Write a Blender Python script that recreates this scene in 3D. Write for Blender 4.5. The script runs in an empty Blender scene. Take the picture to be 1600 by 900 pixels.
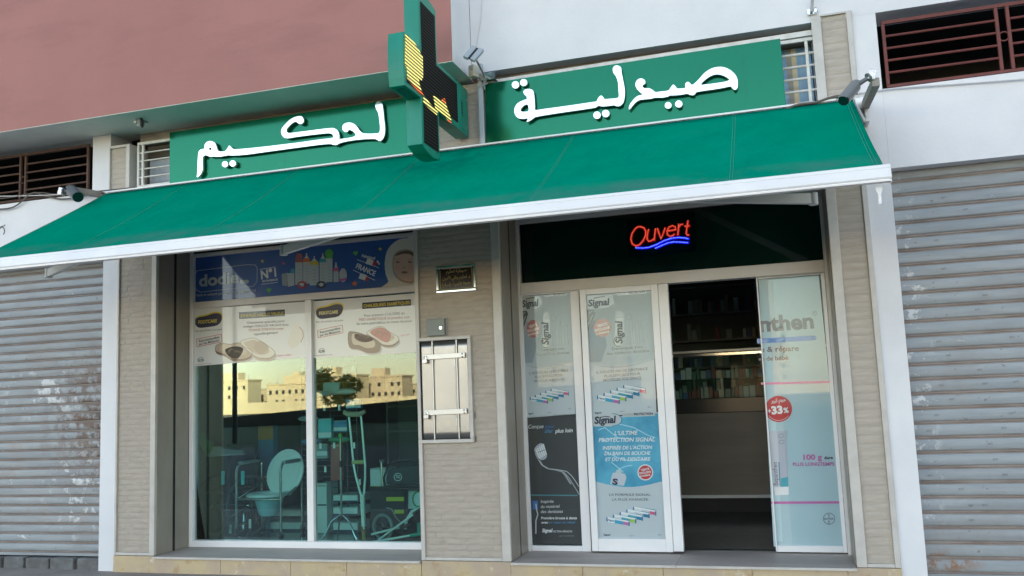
import bpy, math, random, unicodedata
from mathutils import Vector, Matrix
random.seed(7)
sc = bpy.context.scene
# ------------------------------------------------------------ camera
CAM = Vector((0.0, -7.14366, 1.5)); FOC = 1383.398
RX = Vector((0.9548802, 0.2943209, -0.0397363))
RD = Vector((-0.0733186, 0.1039579, -0.9918756))
RF = Vector((-0.2877988, 0.9500358, 0.1208465))
cd = bpy.data.cameras.new('camera'); cam = bpy.data.objects.new('camera', cd); sc.collection.objects.link(cam)
cd.sensor_width = 36; cd.lens = FOC * 36 / 1600; cd.clip_start = .05; cd.clip_end = 3000
mw = Matrix((RX, -RD, -RF)).transposed().to_4x4(); mw.translation = CAM
cam.matrix_world = mw; sc.camera = cam
# ------------------------------------------------------------ sky, sun, exposure
SUN_EL, SUN_AZ = math.radians(20), math.radians(22)      # behind the shop, a little to the right
w = bpy.data.worlds.new('World'); sc.world = w; w.use_nodes = True
nt = w.node_tree; bgn = nt.nodes['Background']; sky = nt.nodes.new('ShaderNodeTexSky')
sky.sky_type = 'NISHITA'; sky.sun_disc = False; sky.sun_elevation = SUN_EL; sky.sun_rotation = SUN_AZ
sky.air_density = 1.0; sky.dust_density = .6; sky.ozone_density = 1.6
tint = nt.nodes.new('ShaderNodeMix'); tint.data_type = 'RGBA'; tint.blend_type = 'MULTIPLY'; tint.inputs[0].default_value = 1; tint.inputs[7].default_value = (1.24, .975, .79, 1)   # warm tint on the whole sky, in place of white balance
nt.links.new(sky.outputs[0], tint.inputs[6]); nt.links.new(tint.outputs[2], bgn.inputs[0]); bgn.inputs[1].default_value = .15
sl = bpy.data.lights.new('sun', 'SUN'); sl.energy = 5.0; sl.angle = math.radians(.5); sl.color = (1, .80, .55)
so = bpy.data.objects.new('sun', sl); sc.collection.objects.link(so)
sdir = Vector((math.sin(SUN_AZ) * math.cos(SUN_EL), math.cos(SUN_AZ) * math.cos(SUN_EL), math.sin(SUN_EL)))
so.rotation_euler = sdir.to_track_quat('Z', 'Y').to_euler(); so.location = (0, 0, 30)
sc.view_settings.view_transform = 'Standard'; sc.view_settings.look = 'None'
sc.view_settings.gamma = 1; sc.view_settings.use_curve_mapping = False
sc.view_settings.exposure = 2.17
# ------------------------------------------------------------ helpers: photo point on a known real plane -> world point
def ray(u, v): return RX * ((u - 800) / FOC) + RD * ((v - 450) / FOC) + RF
def at(u, v, y=0.0): d = ray(u, v); return CAM + d * ((y - CAM.y) / d.y)
def atx(u, v, x): d = ray(u, v); return CAM + d * ((x - CAM.x) / d.x)
def atz(u, v, z): d = ray(u, v); return CAM + d * ((z - CAM.z) / d.z)
def mat_(u, v, Y): p = at(u, v, 1.0 - Y); return Vector((p.x, Y, p.z))   # where a thing seen reflected in the shop window stands
# ------------------------------------------------------------ materials
MC = {}
def M(name, col=(.5, .5, .5), rough=.6, metal=0, col2=None, scale=6, stretch=(1, 1, 1), detail=4, lo=.35, hi=.65, bump=0, bscale=60, bstretch=None,
      spots=None, spec=.5, coat=0, emit=None, estr=0, transl=0, rvar=0, zones=None):
    if name in MC: return MC[name]
    m = bpy.data.materials.new(name); m.use_nodes = True; n = m.node_tree; N = n.nodes; L = n.links
    b = N['Principled BSDF']; b.inputs['Roughness'].default_value = rough; b.inputs['Metallic'].default_value = metal
    b.inputs['Specular IOR Level'].default_value = spec; b.inputs['Coat Weight'].default_value = coat; b.inputs['Coat Roughness'].default_value = .03
    b.inputs['Base Color'].default_value = (*col, 1)
    tc = N.new('ShaderNodeNewGeometry')
    def noise(sca, st, det=4, rg=.6):
        mp = N.new('ShaderNodeMapping'); mp.inputs['Scale'].default_value = st; L.new(tc.outputs['Position'], mp.inputs[0])
        t = N.new('ShaderNodeTexNoise'); t.inputs['Scale'].default_value = sca; t.inputs['Detail'].default_value = det; t.inputs['Roughness'].default_value = rg
        L.new(mp.outputs[0], t.inputs['Vector']); return t.outputs['Fac']
    def ramp(f, a, c):
        r = N.new('ShaderNodeMapRange'); r.inputs[1].default_value = a; r.inputs[2].default_value = c; L.new(f, r.inputs[0]); return r.outputs[0]
    cur = None
    if col2:
        mx = N.new('ShaderNodeMix'); mx.data_type = 'RGBA'; L.new(ramp(noise(scale, stretch, detail), lo, hi), mx.inputs[0])
        mx.inputs[6].default_value = (*col, 1); mx.inputs[7].default_value = (*col2, 1); cur = mx.outputs[2]
    for sp in (spots or []):        # (colour, scale, lo, hi, stretch)
        mx = N.new('ShaderNodeMix'); mx.data_type = 'RGBA'; L.new(ramp(noise(sp[1], sp[4] if len(sp) > 4 else (1, 1, 1), 6, .65), sp[2], sp[3]), mx.inputs[0])
        if cur: L.new(cur, mx.inputs[6])
        else: mx.inputs[6].default_value = (*col, 1)
        mx.inputs[7].default_value = (*sp[0], 1); cur = mx.outputs[2]
    for zn in (zones or []):        # stain kept to its own patch: (colour, scale, lo, hi, centre, radii)
        sb_ = N.new('ShaderNodeVectorMath'); sb_.operation = 'SUBTRACT'; sb_.inputs[1].default_value = zn[4]; L.new(tc.outputs['Position'], sb_.inputs[0])
        dv = N.new('ShaderNodeVectorMath'); dv.operation = 'DIVIDE'; dv.inputs[1].default_value = zn[5]; L.new(sb_.outputs[0], dv.inputs[0])
        ln = N.new('ShaderNodeVectorMath'); ln.operation = 'LENGTH'; L.new(dv.outputs[0], ln.inputs[0])
        fo = N.new('ShaderNodeMapRange'); fo.inputs[1].default_value = 1; fo.inputs[2].default_value = .35; L.new(ln.outputs['Value'], fo.inputs[0])
        ad = N.new('ShaderNodeMath'); ad.operation = 'MULTIPLY'; L.new(ramp(noise(zn[1], (1, 1, 1), 7, .7), zn[2], zn[3]), ad.inputs[0]); L.new(fo.outputs[0], ad.inputs[1])
        mx = N.new('ShaderNodeMix'); mx.data_type = 'RGBA'; L.new(ad.outputs[0], mx.inputs[0])
        if cur: L.new(cur, mx.inputs[6])
        else: mx.inputs[6].default_value = (*col, 1)
        mx.inputs[7].default_value = (*zn[0], 1); cur = mx.outputs[2]
    if cur: L.new(cur, b.inputs['Base Color'])
    if rvar:
        r = N.new('ShaderNodeMapRange'); r.inputs[3].default_value = max(.02, rough - rvar); r.inputs[4].default_value = rough + rvar
        L.new(noise(9, (1, 1, 1)), r.inputs[0]); L.new(r.outputs[0], b.inputs['Roughness'])
    if bump:
        bp = N.new('ShaderNodeBump'); bp.inputs['Strength'].default_value = 1; bp.inputs['Distance'].default_value = bump
        L.new(noise(bscale, bstretch or (1, 1, 1), 5), bp.inputs['Height']); L.new(bp.outputs[0], b.inputs['Normal'])
    if emit: b.inputs['Emission Color'].default_value = (*emit, 1); b.inputs['Emission Strength'].default_value = estr
    if transl:
        out = N['Material Output']; tr = N.new('ShaderNodeBsdfTranslucent'); tr.inputs[0].default_value = (*col, 1)
        ms = N.new('ShaderNodeMixShader'); ms.inputs[0].default_value = transl; L.new(b.outputs[0], ms.inputs[1]); L.new(tr.outputs[0], ms.inputs[2]); L.new(ms.outputs[0], out.inputs[0])
    MC[name] = m; return m
def glass(name, tint, ior, coat=(.93, .96, 1)):
    if name in MC: return MC[name]
    m = bpy.data.materials.new(name); m.use_nodes = True; n = m.node_tree; N = n.nodes; L = n.links
    N.remove(N['Principled BSDF']); out = N['Material Output']
    t = N.new('ShaderNodeBsdfTransparent'); t.inputs[0].default_value = (*tint, 1)
    g = N.new('ShaderNodeBsdfGlossy'); g.inputs['Roughness'].default_value = 0; g.inputs[0].default_value = (*coat, 1)
    f = N.new('ShaderNodeFresnel'); f.inputs[0].default_value = ior; mx = N.new('ShaderNodeMixShader')
    # faint float-glass waviness
    tc = N.new('ShaderNodeTexCoord'); ns = N.new('ShaderNodeTexNoise'); ns.inputs['Scale'].default_value = 1.3; ns.inputs['Detail'].default_value = 1
    bp = N.new('ShaderNodeBump'); bp.inputs['Distance'].default_value = .00006; L.new(tc.outputs['Object'], ns.inputs['Vector']); L.new(ns.outputs['Fac'], bp.inputs['Height']); L.new(bp.outputs[0], g.inputs['Normal'])
    L.new(f.outputs[0], mx.inputs[0]); L.new(t.outputs[0], mx.inputs[1]); L.new(g.outputs[0], mx.inputs[2]); L.new(mx.outputs[0], out.inputs[0])
    MC[name] = m; return m
# ------------------------------------------------------------ mesh builder
class MB:
    def __init__(s): s.v = []; s.f = []
    def add(s, vs, fs):
        o = len(s.v); s.v += [Vector(p) for p in vs]; s.f += [tuple(i + o for i in f) for f in fs]; return s
    def box(s, x0, x1, y0, y1, z0, z1):
        return s.add([(x0, y0, z0), (x1, y0, z0), (x1, y1, z0), (x0, y1, z0), (x0, y0, z1), (x1, y0, z1), (x1, y1, z1), (x0, y1, z1)],
                     [(0, 3, 2, 1), (4, 5, 6, 7), (0, 1, 5, 4), (1, 2, 6, 5), (2, 3, 7, 6), (3, 0, 4, 7)])
    def hexa(s, a, d):   # a: four points (loop), d: depth vector
        d = Vector(d); q = [Vector(p) for p in a]
        return s.add(q + [p + d for p in q], [(0, 1, 2, 3), (7, 6, 5, 4), (0, 4, 5, 1), (1, 5, 6, 2), (2, 6, 7, 3), (3, 7, 4, 0)])
    def prism(s, pts, d):
        d = Vector(d); n = len(pts); q = [Vector(p) for p in pts]
        return s.add(q + [p + d for p in q], [tuple(range(n)), tuple(range(2 * n - 1, n - 1, -1))] + [(i, i + n, (i + 1) % n + n, (i + 1) % n) for i in range(n)])
    def obb(s, c, sx, sy, sz, R=None):
        c = Vector(c); R = R or Matrix.Identity(3)
        vs = [c + R @ Vector((x * sx / 2, y * sy / 2, z * sz / 2)) for z in (-1, 1) for x, y in ((-1, -1), (1, -1), (1, 1), (-1, 1))]
        return s.add(vs, [(0, 3, 2, 1), (4, 5, 6, 7), (0, 1, 5, 4), (1, 2, 6, 5), (2, 3, 7, 6), (3, 0, 4, 7)])
    def tube(s, pts, r, n=8, closed=False, cap=True):
        P = [Vector(p) for p in pts]; m = len(P); rs = r if isinstance(r, (list, tuple)) else [r] * m
        up = None; rings = []
        for i in range(m):
            if closed: t = (P[(i + 1) % m] - P[i - 1])
            else: t = P[min(i + 1, m - 1)] - P[max(i - 1, 0)]
            t = t.normalized() if t.length > 1e-9 else Vector((0, 0, 1))
            if up is None: up = t.orthogonal().normalized()
            up = (up - t * up.dot(t)); up = up.normalized() if up.length > 1e-6 else t.orthogonal().normalized()
            b = t.cross(up); rings.append([P[i] + (up * math.cos(2 * math.pi * k / n) + b * math.sin(2 * math.pi * k / n)) * rs[i] for k in range(n)])
        vs = [p for rg in rings for p in rg]; fs = []
        for i in range(m if closed else m - 1):
            j = (i + 1) % m
            for k in range(n): fs.append((i * n + k, i * n + (k + 1) % n, j * n + (k + 1) % n, j * n + k))
        if cap and not closed: fs += [tuple(range(n - 1, -1, -1)), tuple((m - 1) * n + k for k in range(n))]
        return s.add(vs, fs)
    def disc(s, c, ax, rx, ry=None, n=20, thick=0, up=(0, 0, 1)):
        ax = Vector(ax).normalized(); ry = ry or rx; u = Vector(up).cross(ax).normalized(); v2 = ax.cross(u)
        pts = [Vector(c) + u * rx * math.cos(2 * math.pi * k / n) + v2 * ry * math.sin(2 * math.pi * k / n) for k in range(n)]
        if thick: return s.prism(pts, ax * thick)
        return s.add(pts, [tuple(range(n))])
    def ball(s, c, r, n=10, m=6, sc_=(1, 1, 1)):
        vs = []; fs = []
        for i in range(m + 1):
            a = math.pi * i / m
            for k in range(n): vs.append(Vector(c) + Vector((r * sc_[0] * math.sin(a) * math.cos(2 * math.pi * k / n), r * sc_[1] * math.sin(a) * math.sin(2 * math.pi * k / n), r * sc_[2] * math.cos(a))))
        for i in range(m):
            for k in range(n): fs.append((i * n + k, (i + 1) * n + k, (i + 1) * n + (k + 1) % n, i * n + (k + 1) % n))
        return s.add(vs, fs)
    def build(s, name, m, parent=None, smooth=False, bevel=0, label=None, base=None):
        b = Vector(base) if base is not None else (BASE[parent.name] if parent else Vector((0, 0, 0)))
        me = bpy.data.meshes.new(name); me.from_pydata([p - b for p in s.v], [], s.f); me.materials.append(m)
        if smooth: me.shade_smooth(); me.set_sharp_from_angle(angle=math.radians(40))
        me.validate(); o = bpy.data.objects.new(name, me); sc.collection.objects.link(o)
        if parent: o.parent = parent
        else: o.location = b
        BASE[o.name] = b
        if bevel:
            bv = o.modifiers.new('bevel', 'BEVEL'); bv.width = bevel; bv.segments = 2; bv.limit_method = 'ANGLE'; bv.harden_normals = False
        if label: o['label'] = label
        return o
BASE = {}
def tag(o, label=None, cat=None, group=None, kind=None):
    for k, val in (('label', label), ('category', cat), ('group', group), ('kind', kind)):
        if val: o[k] = val
    return o
def thing(name, loc, label, cat, group=None):
    o = bpy.data.objects.new(name, None); sc.collection.objects.link(o); o.location = loc; BASE[o.name] = Vector(loc); o.empty_display_size = .1
    return tag(o, label, cat, group)
def share(o, parent, name=None, loc=(0, 0, 0), rot=None, scale=None):
    c = o.copy(); sc.collection.objects.link(c); c.parent = parent; c.location = loc
    if rot: c.rotation_euler = rot
    if scale: c.scale = scale
    if parent: BASE[c.name] = BASE[parent.name] + Vector(loc)
    return c
# ------------------------------------------------------------ flat print and lettering
FORMS = {}
for cp in range(0xFE70, 0xFEFD):
    dd = unicodedata.decomposition(chr(cp)).split()
    if len(dd) == 2: FORMS.setdefault(chr(int(dd[1], 16)), {})[dd[0].strip('<>')] = chr(cp)
    elif len(dd) == 3: FORMS.setdefault(chr(int(dd[1], 16)) + chr(int(dd[2], 16)), {})[dd[0].strip('<>')] = chr(cp)
def arabic(t):
    toks = []; i = 0
    while i < len(t):
        if t[i:i + 2] in FORMS and t[i] == 'ل': toks.append(t[i:i + 2]); i += 2
        else: toks.append(t[i]); i += 1
    out = []
    for i, c in enumerate(toks):
        f = FORMS.get(c)
        if not f: out.append(c); continue
        prev = i > 0 and 'initial' in FORMS.get(toks[i - 1], {}); nxt = i + 1 < len(toks) and 'final' in FORMS.get(toks[i + 1], {}) and 'initial' in f
        k = 'medial' if prev and nxt else 'final' if prev else 'initial' if nxt else 'isolated'
        out.append(f.get(k) or f.get('isolated') or c)
    return ''.join(reversed(out))
def textmesh(s, bold=0, shear=0):
    c = bpy.data.curves.new('lettering', 'FONT'); c.body = s; c.resolution_u = 3; c.offset = bold; c.shear = shear; c.fill_mode = 'FRONT'
    o = bpy.data.objects.new('tmp', c); sc.collection.objects.link(o); bpy.context.view_layer.update()
    me = bpy.data.meshes.new_from_object(o.evaluated_get(bpy.context.evaluated_depsgraph_get()))
    vs = [v.co.copy() for v in me.vertices]; fs = [tuple(p.vertices) for p in me.polygons]
    bpy.data.objects.remove(o); bpy.data.curves.remove(c); bpy.data.meshes.remove(me)
    return vs, fs
class Print:
    """flat print on one real plane y = const; artwork given by its points on that plane"""
    def __init__(s, y): s.y = y; s.k = 0; s.layers = {}
    def L(s, m, lay=1): return s.layers.setdefault((m.name, lay), (MB(), m))[0]
    def y_(s, lay): return s.y - .0012 * lay
    def poly(s, m, pts, lay=1): y = s.y_(lay); s.L(m, lay).add([at(u, v, y) for u, v in pts], [tuple(range(len(pts)))])
    def ell(s, m, c, rx, ry, lay=1, n=24, a0=0, a1=360, tilt=0):
        t = math.radians(tilt); ps = []
        for k in range(n + (0 if a1 - a0 >= 360 else 1)):
            a = math.radians(a0 + (a1 - a0) * k / n); x, y = rx * math.cos(a), ry * math.sin(a); ps.append((c[0] + x * math.cos(t) - y * math.sin(t), c[1] + x * math.sin(t) + y * math.cos(t)))
        s.poly(m, ps, lay)
    def line(s, m, pts, wd, lay=2):
        for a, b in zip(pts, pts[1:]):
            dx, dy = b[0] - a[0], b[1] - a[1]; l = math.hypot(dx, dy) or 1; nx, ny = -dy / l * wd / 2, dx / l * wd / 2
            s.poly(m, [(a[0] + nx, a[1] + ny), (b[0] + nx, b[1] + ny), (b[0] - nx, b[1] - ny), (a[0] - nx, a[1] - ny)], lay)
    def ring(s, m, c, rx, ry, wd, lay=2, a0=0, a1=360, tilt=0, n=28):
        t = math.radians(tilt); P = []
        for k in range(n + 1):
            a = math.radians(a0 + (a1 - a0) * k / n); x, y = rx * math.cos(a), ry * math.sin(a); P.append((c[0] + x * math.cos(t) - y * math.sin(t), c[1] + x * math.sin(t) + y * math.cos(t)))
        s.line(m, P, wd, lay)
    def text(s, m, txt, p0, p1, h, lay=3, bold=0, shear=0):
        """h: capital height; p0,p1: ends of the baseline"""
        vs, fs = textmesh(txt, bold, shear)
        if not vs: return
        x0 = min(v.x for v in vs); x1 = max(v.x for v in vs); cap = .72; dx, dy = p1[0] - p0[0], p1[1] - p0[1]; l = math.hypot(dx, dy); ex, ey = dx / l, dy / l
        k = l / (x1 - x0); kh = h / cap; y = s.y_(lay)
        # letters stand upright on the plane: use the plane's own vertical
        a = at(*p0, y); b = at(*p1, y); X = (b - a) / (x1 - x0); up = at(p0[0] + ey * 1, p0[1] - ex * 1, y) - a; up = Vector((-X.z, 0, X.x)).normalized() * up.length * kh
        s.L(m, lay).add([a + X * (v.x - x0) + up * v.y for v in vs], fs)
    def build(s, parent, names=None):
        for (mn, lay), (mb, m) in s.layers.items():
            nm = 'lettering' if lay >= 3 else 'picture'
            mb.build(nm, m, parent)
def smooth_closed(pts, sub=3):
    out = []; n = len(pts)
    for i in range(n):
        p0, p1, p2, p3 = pts[i - 1], pts[i], pts[(i + 1) % n], pts[(i + 2) % n]
        for k in range(sub):
            t = k / sub; out.append(tuple(.5 * ((2 * p1[j]) + (-p0[j] + p2[j]) * t + (2 * p0[j] - 5 * p1[j] + 4 * p2[j] - p3[j]) * t * t + (-p0[j] + 3 * p1[j] - 3 * p2[j] + p3[j]) * t ** 3) for j in (0, 1)))
    return out
def solid_letter(loops, y, depth, m, parent, name='letter', bevel=.0012):
    """loops of points (outline + holes) -> extruded solid letter facing the street"""
    c = bpy.data.curves.new('c', 'CURVE'); c.dimensions = '2D'; c.fill_mode = 'BOTH'; c.extrude = depth / 2; c.bevel_depth = bevel; c.bevel_resolution = 1; c.offset = .0005
    for lp in loops:
        P = [at(u, v, y) for u, v in lp]; sp = c.splines.new('POLY'); sp.points.add(len(P) - 1); sp.use_cyclic_u = True
        for q, p in zip(sp.points, P): q.co = (p.x, p.z, 0, 1)
    o = bpy.data.objects.new('tmp', c); sc.collection.objects.link(o); bpy.context.view_layer.update()
    me = bpy.data.meshes.new_from_object(o.evaluated_get(bpy.context.evaluated_depsgraph_get()))
    vs = [Vector((v.co.x, y + depth / 2 - v.co.z, v.co.y)) for v in me.vertices]; fs = [tuple(p.vertices) for p in me.polygons]
    bpy.data.objects.remove(o); bpy.data.curves.remove(c); bpy.data.meshes.remove(me)
    return MB().add(vs, fs).build(name, m, parent)
def circ(c, r, n=20): return [(c[0] + r * math.cos(2 * math.pi * k / n), c[1] + r * math.sin(2 * math.pi * k / n)) for k in range(n)]
#MATERIALS
white_paint = M('white wall paint', (.74, .745, .77), .75, col2=(.66, .67, .70), scale=1.3, bump=.0015, bscale=35, spots=[((.42, .40, .37), 9, .70, .80)])
white_low = M('white plaster cover', (.72, .73, .76), .7, col2=(.66, .67, .7), scale=1.5, bump=.0012, bscale=30, spots=[((.35, .33, .30), 14, .72, .78)])
red_paint = M('weathered red wall paint', (.385, .175, .155), .8, col2=(.35, .158, .14), scale=.8, bump=.0015, bscale=40, spots=[((.30, .14, .128), 1.2, .52, .75, (.6, 1, 2.2))])
soffit_m = M('pale soffit paint', (.80, .80, .74), .8, col2=(.70, .71, .65), scale=2)
cement = M('cement', (.34, .31, .27), .85, col2=(.26, .235, .2), scale=4, bump=.004, bscale=60)
stone_m = M('split beige stone', (.43, .38, .325), .75, col2=(.37, .325, .275), scale=7, stretch=(1, 1, 5), bump=.0028, bscale=34, bstretch=(.6, 1, 3.2), spots=[((.30, .25, .19), 3, .6, .8, (1, 1, 2))])
stone_m2 = M('smooth layered beige stone', (.46, .41, .35), .7, col2=(.39, .345, .295), scale=5, stretch=(1, 1, 6), bump=.004, bscale=30, bstretch=(.35, 1, 2.6))
marble = M('grey marble trim', (.54, .52, .49), .4, col2=(.47, .45, .425), scale=8, rvar=.1)
marble_dark = M('grey reveal marble', (.30, .275, .24), .4, col2=(.23, .21, .18), scale=3, stretch=(1, 1, .4), rvar=.1)
sill_m = M('brown marble sill', (.47, .40, .36), .6, col2=(.38, .33, .30), scale=3, stretch=(.5, 2, 1), rvar=.12, spots=[((.45, .42, .4), 6, .66, .75)])
plinth_m = M('yellow marble plinth', (.50, .40, .24), .45, col2=(.42, .33, .25), scale=4, spots=[((.34, .21, .09), 7, .55, .75), ((.6, .53, .42), 13, .6, .7)], rvar=.1)
alu = M('white aluminium', (.80, .80, .81), .35, coat=.2, col2=(.72, .73, .76), scale=2)
alu_beige = M('aluminium frame', (.66, .655, .65), .4, col2=(.60, .59, .58), scale=2)
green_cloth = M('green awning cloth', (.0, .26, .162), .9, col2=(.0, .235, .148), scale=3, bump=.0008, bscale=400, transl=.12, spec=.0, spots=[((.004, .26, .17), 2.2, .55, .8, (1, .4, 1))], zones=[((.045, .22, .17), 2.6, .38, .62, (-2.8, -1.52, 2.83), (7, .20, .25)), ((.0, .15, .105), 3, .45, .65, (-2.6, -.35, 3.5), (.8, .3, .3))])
seam_m = M('pale seam thread', (.04, .29, .21), .8)
green_board = M('green glossy sign board', (.002, .135, .068), .14, metal=.6, rvar=.04, spots=[((.006, .10, .05), 5, .60, .75, (3, 1, .25))])
letter_m = M('polished white letter', (.90, .90, .90), .07, metal=.75)
green_metal = M('green enamelled metal', (.004, .21, .145), .38, spec=.35, rvar=.08, col2=(.01, .26, .19), scale=6, stretch=(1, 1, .2))
green_dark = M('dark green enamel', (.008, .10, .07), .4)
black_m = M('black', (.012, .012, .013), .5)
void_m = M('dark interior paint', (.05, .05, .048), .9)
rust_red = M('red grille paint', (.165, .040, .034), .65, col2=(.12, .032, .026), scale=9, spots=[((.7, .66, .62), 22, .72, .76)])
rust_brown = M('brown rusty grille paint', (.105, .058, .043), .75, col2=(.07, .037, .028), scale=9)
SHZ = [((.15, .10, .08), 8, .44, .56, (-6.55, .1, 1.45), (.75, 9, .85)), ((.10, .075, .06), 13, .50, .60, (-6.45, .1, 1.25), (.35, 9, .7)), ((.58, .60, .62), 8, .54, .60, (-6.75, .1, .72), (.55, 9, .55)), ((.56, .58, .60), 4.5, .53, .57, (-7.15, .1, 1.72), (.7, 9, .35)), ((.56, .57, .58), 9, .55, .60, (.93, .1, 1.7), (.16, 9, 1.9)), ((.25, .13, .07), 11, .46, .56, (1.02, .1, .17), (.28, 9, .09))]
shut_m = M('galvanised shutter steel', (.325, .355, .38), .6, metal=.1, col2=(.25, .278, .30), scale=3, stretch=(.5, 1, 5), rvar=.1, bump=.001, bscale=30,
           spots=[((.62, .62, .62), 9, .66, .70, (.5, 1, 1)), ((.15, .12, .10), 22, .64, .72), ((.25, .25, .25), 1.7, .50, .8, (1, 1, 1))], zones=SHZ)
shut_dirty = M('stained shutter steel', (.34, .36, .375), .62, metal=.1, col2=(.26, .28, .30), scale=3, stretch=(.5, 1, 4), rvar=.1, bump=.001, bscale=30,
               spots=[((.62, .63, .64), 9, .66, .70), ((.30, .26, .24), 4, .52, .75)], zones=SHZ)
shut_gap = M('rusty shutter joint', (.21, .165, .145), .7, col2=(.29, .25, .23), scale=12, stretch=(.3, 1, 1))
steel = M('brushed stainless steel', (.37, .36, .35), .36, metal=1, rvar=.08, spots=[((.45, .40, .34), 9, .60, .70)], bump=.0006, bscale=90, bstretch=(6, 1, .3))
steel_bar = M('dull steel bar', (.58, .58, .57), .4, metal=.8)
chrome = M('chrome', (.75, .78, .78), .12, metal=1)
cctv_m = M('dark grey camera housing', (.115, .13, .14), .4, coat=.2)
cctv_lens = M('black camera lens', (.006, .007, .008), .08, coat=1)
foil = M('silver foil', (.8, .8, .82), .25, metal=.6, bump=.01, bscale=70)
greymetal = M('grey metal', (.33, .34, .35), .5, metal=.4, col2=(.25, .26, .27), scale=15)
beige_box = M('beige plastic', (.50, .47, .38), .5)
cable_m = M('dirty cable', (.12, .105, .09), .7)
cable_w = M('white cable', (.6, .6, .6), .6)
glass_m = glass('shop window glass', (.74, .935, .91), 1.67)
glass_d = glass('door glass', (.97, .985, .985), 1.22, (.78, .88, 1))
glass_k = glass('dark transom glass', (.45, .60, .56), 1.4)
paper_w = M('white poster paper', (.66, .68, .69), .5, coat=.8)
paper_s = M('silver grey poster paper', (.50, .54, .565), .5, coat=.2)
blue_ban = M('blue banner', (.018, .085, .33), .5, coat=.8)
ink = {k: M('ink ' + k, c, .55, coat=.8) for k, c in dict(white=(.75, .76, .76), black=(.012, .013, .016), grey=(.09, .10, .115), pale=(.33, .36, .38), pale2=(.50, .53, .54), navy=(.018, .022, .06), yellow=(.62, .50, .05), red=(.50, .03, .035),
    pink=(.62, .10, .20), blue=(.03, .14, .42), teal=(.05, .35, .42), green=(.10, .45, .08), orange=(.7, .18, .04), skin=(.62, .42, .33), skin2=(.40, .23, .17), lip=(.33, .12, .10), cream=(.66, .64, .58), brown=(.16, .10, .07), tan=(.42, .34, .26),
    deepblue=(.012, .17, .32), midblue=(.03, .34, .52), lightblue=(.22, .53, .66), water=(.40, .68, .78), sky=(.40, .54, .58), sky2=(.24, .46, .545), bepgrey=(.10, .105, .15), bepblue=(.10, .25, .60), magenta=(.52, .13, .36), silver=(.52, .55, .6), silver2=(.40, .43, .50), darkteal=(.02, .16, .2), lime=(.32, .50, .06), charcoal=(.028, .032, .034), rose=(.42, .12, .10)).items()}
#STRUCTURE
pav = M('pavement concrete', (.30, .265, .24), .85, col2=(.24, .21, .19), scale=3, bump=.006, bscale=50, spots=[((.16, .13, .11), 5, .6, .75)])
asph = M('asphalt', (.055, .055, .057), .8, col2=(.07, .07, .07), scale=5, bump=.004, bscale=150)
grass_m = M('dry grass', (.04, .075, .025), .9, col2=(.07, .085, .035), scale=1.5, bump=.03, bscale=20)
earth = M('dry earth', (.28, .22, .15), .95, col2=(.2, .16, .1), scale=.2)
tag(MB().add([(-900, -1200, -.03), (900, -1200, -.03), (900, 400, -.03), (-900, 400, -.03)], [(0, 1, 2, 3)]).build('ground', earth), kind='structure')
tag(MB().box(-40, 40, -3.2, 2, -.2, 0).build('pavement', pav), kind='structure')
tag(MB().box(-40, 40, -3.36, -3.203, -.25, .004).build('kerb', M('kerb concrete', (.42, .40, .37), .8), bevel=.01), kind='structure')
tag(MB().add([(-300, -20.5, -.12 + .11), (300, -20.5, -.01), (300, -3.36, -.01), (-300, -3.36, -.01)], [(0, 1, 2, 3)]).build('road', asph), kind='structure')
tag(MB().add([(-300, -50, .0), (300, -50, .0), (300, -20.5, .0), (-300, -20.5, .0)], [(0, 1, 2, 3)]).build('grass', grass_m), kind='stuff')
# ------------------------------------------------------------ the building that holds the shops
B = thing('shop_building', (-2.6, 0, 0), 'white and red apartment building that holds the pharmacy and the shuttered shops', 'building')
WT = 4.34
mb = MB()
mb.box(-2.455, 9, 0, .30, WT, 24)                       # upper white wall
mb.box(.70, .872, 0, .30, -.02, WT - .001)              # strip right of the pharmacy
mb.box(.873, 9, 0, .30, 3.10, 3.725)
mb.box(2.95, 9, .001, .30, 3.726, WT - .001)
mb.build('white_wall', white_paint, B)
MB().box(3.9, 9, .002, .3, -.02, 3.099).build('white_wall', white_paint, B)
mb = MB(); mb.box(-6.548, -6.33, 0, .30, 3.0, 4.283); mb.box(-6.329, -6.21, 0, .30, 3.0, 3.42); mb.box(-16, -6.549, 0, .30, 3.0, 3.70); mb.box(-6.398, -6.21, 0, .30, -.02, 2.999); mb.box(-16, -9.6, .001, .3, 3.701, 4.283); mb.box(-16, -9.6, .001, .3, -.02, 2.999)
mb.build('white_wall', white_low, B)
MB().box(-16, -2.459, -.478, .30, 4.290, 24).build('red_wall', red_paint, B)
MB().box(-16, -2.4625, -.476, .28, 4.2845, 4.2895).build('soffit', soffit_m, B)
MB().box(-2.462, -2.4585, -.474, -.0005, 4.2842, 24).build('side_wall', white_paint, B)
MB().box(-2.25, .40, .155, .16, WT - .03, WT).build('soffit_edge', cement, B)
# beam strip behind the signs, lintel behind the awning
MB().box(-6.08, -3.055, .13, .30, 4.19, 4.284).build('beam', cement, B)
MB().box(-2.255, .395, .14, .30, 4.24, WT - .001).build('beam', cement, B)
MB().box(-5.745, -3.055, .02, .30, 3.12, 3.56).build('lintel', cement, B)
MB().box(-6.08, -5.746, .02, .30, 3.43, 3.60).build('lintel', cement, B)
MB().box(-2.255, .395, .02, .30, 3.12, 3.56).build('lintel', cement, B)
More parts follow.
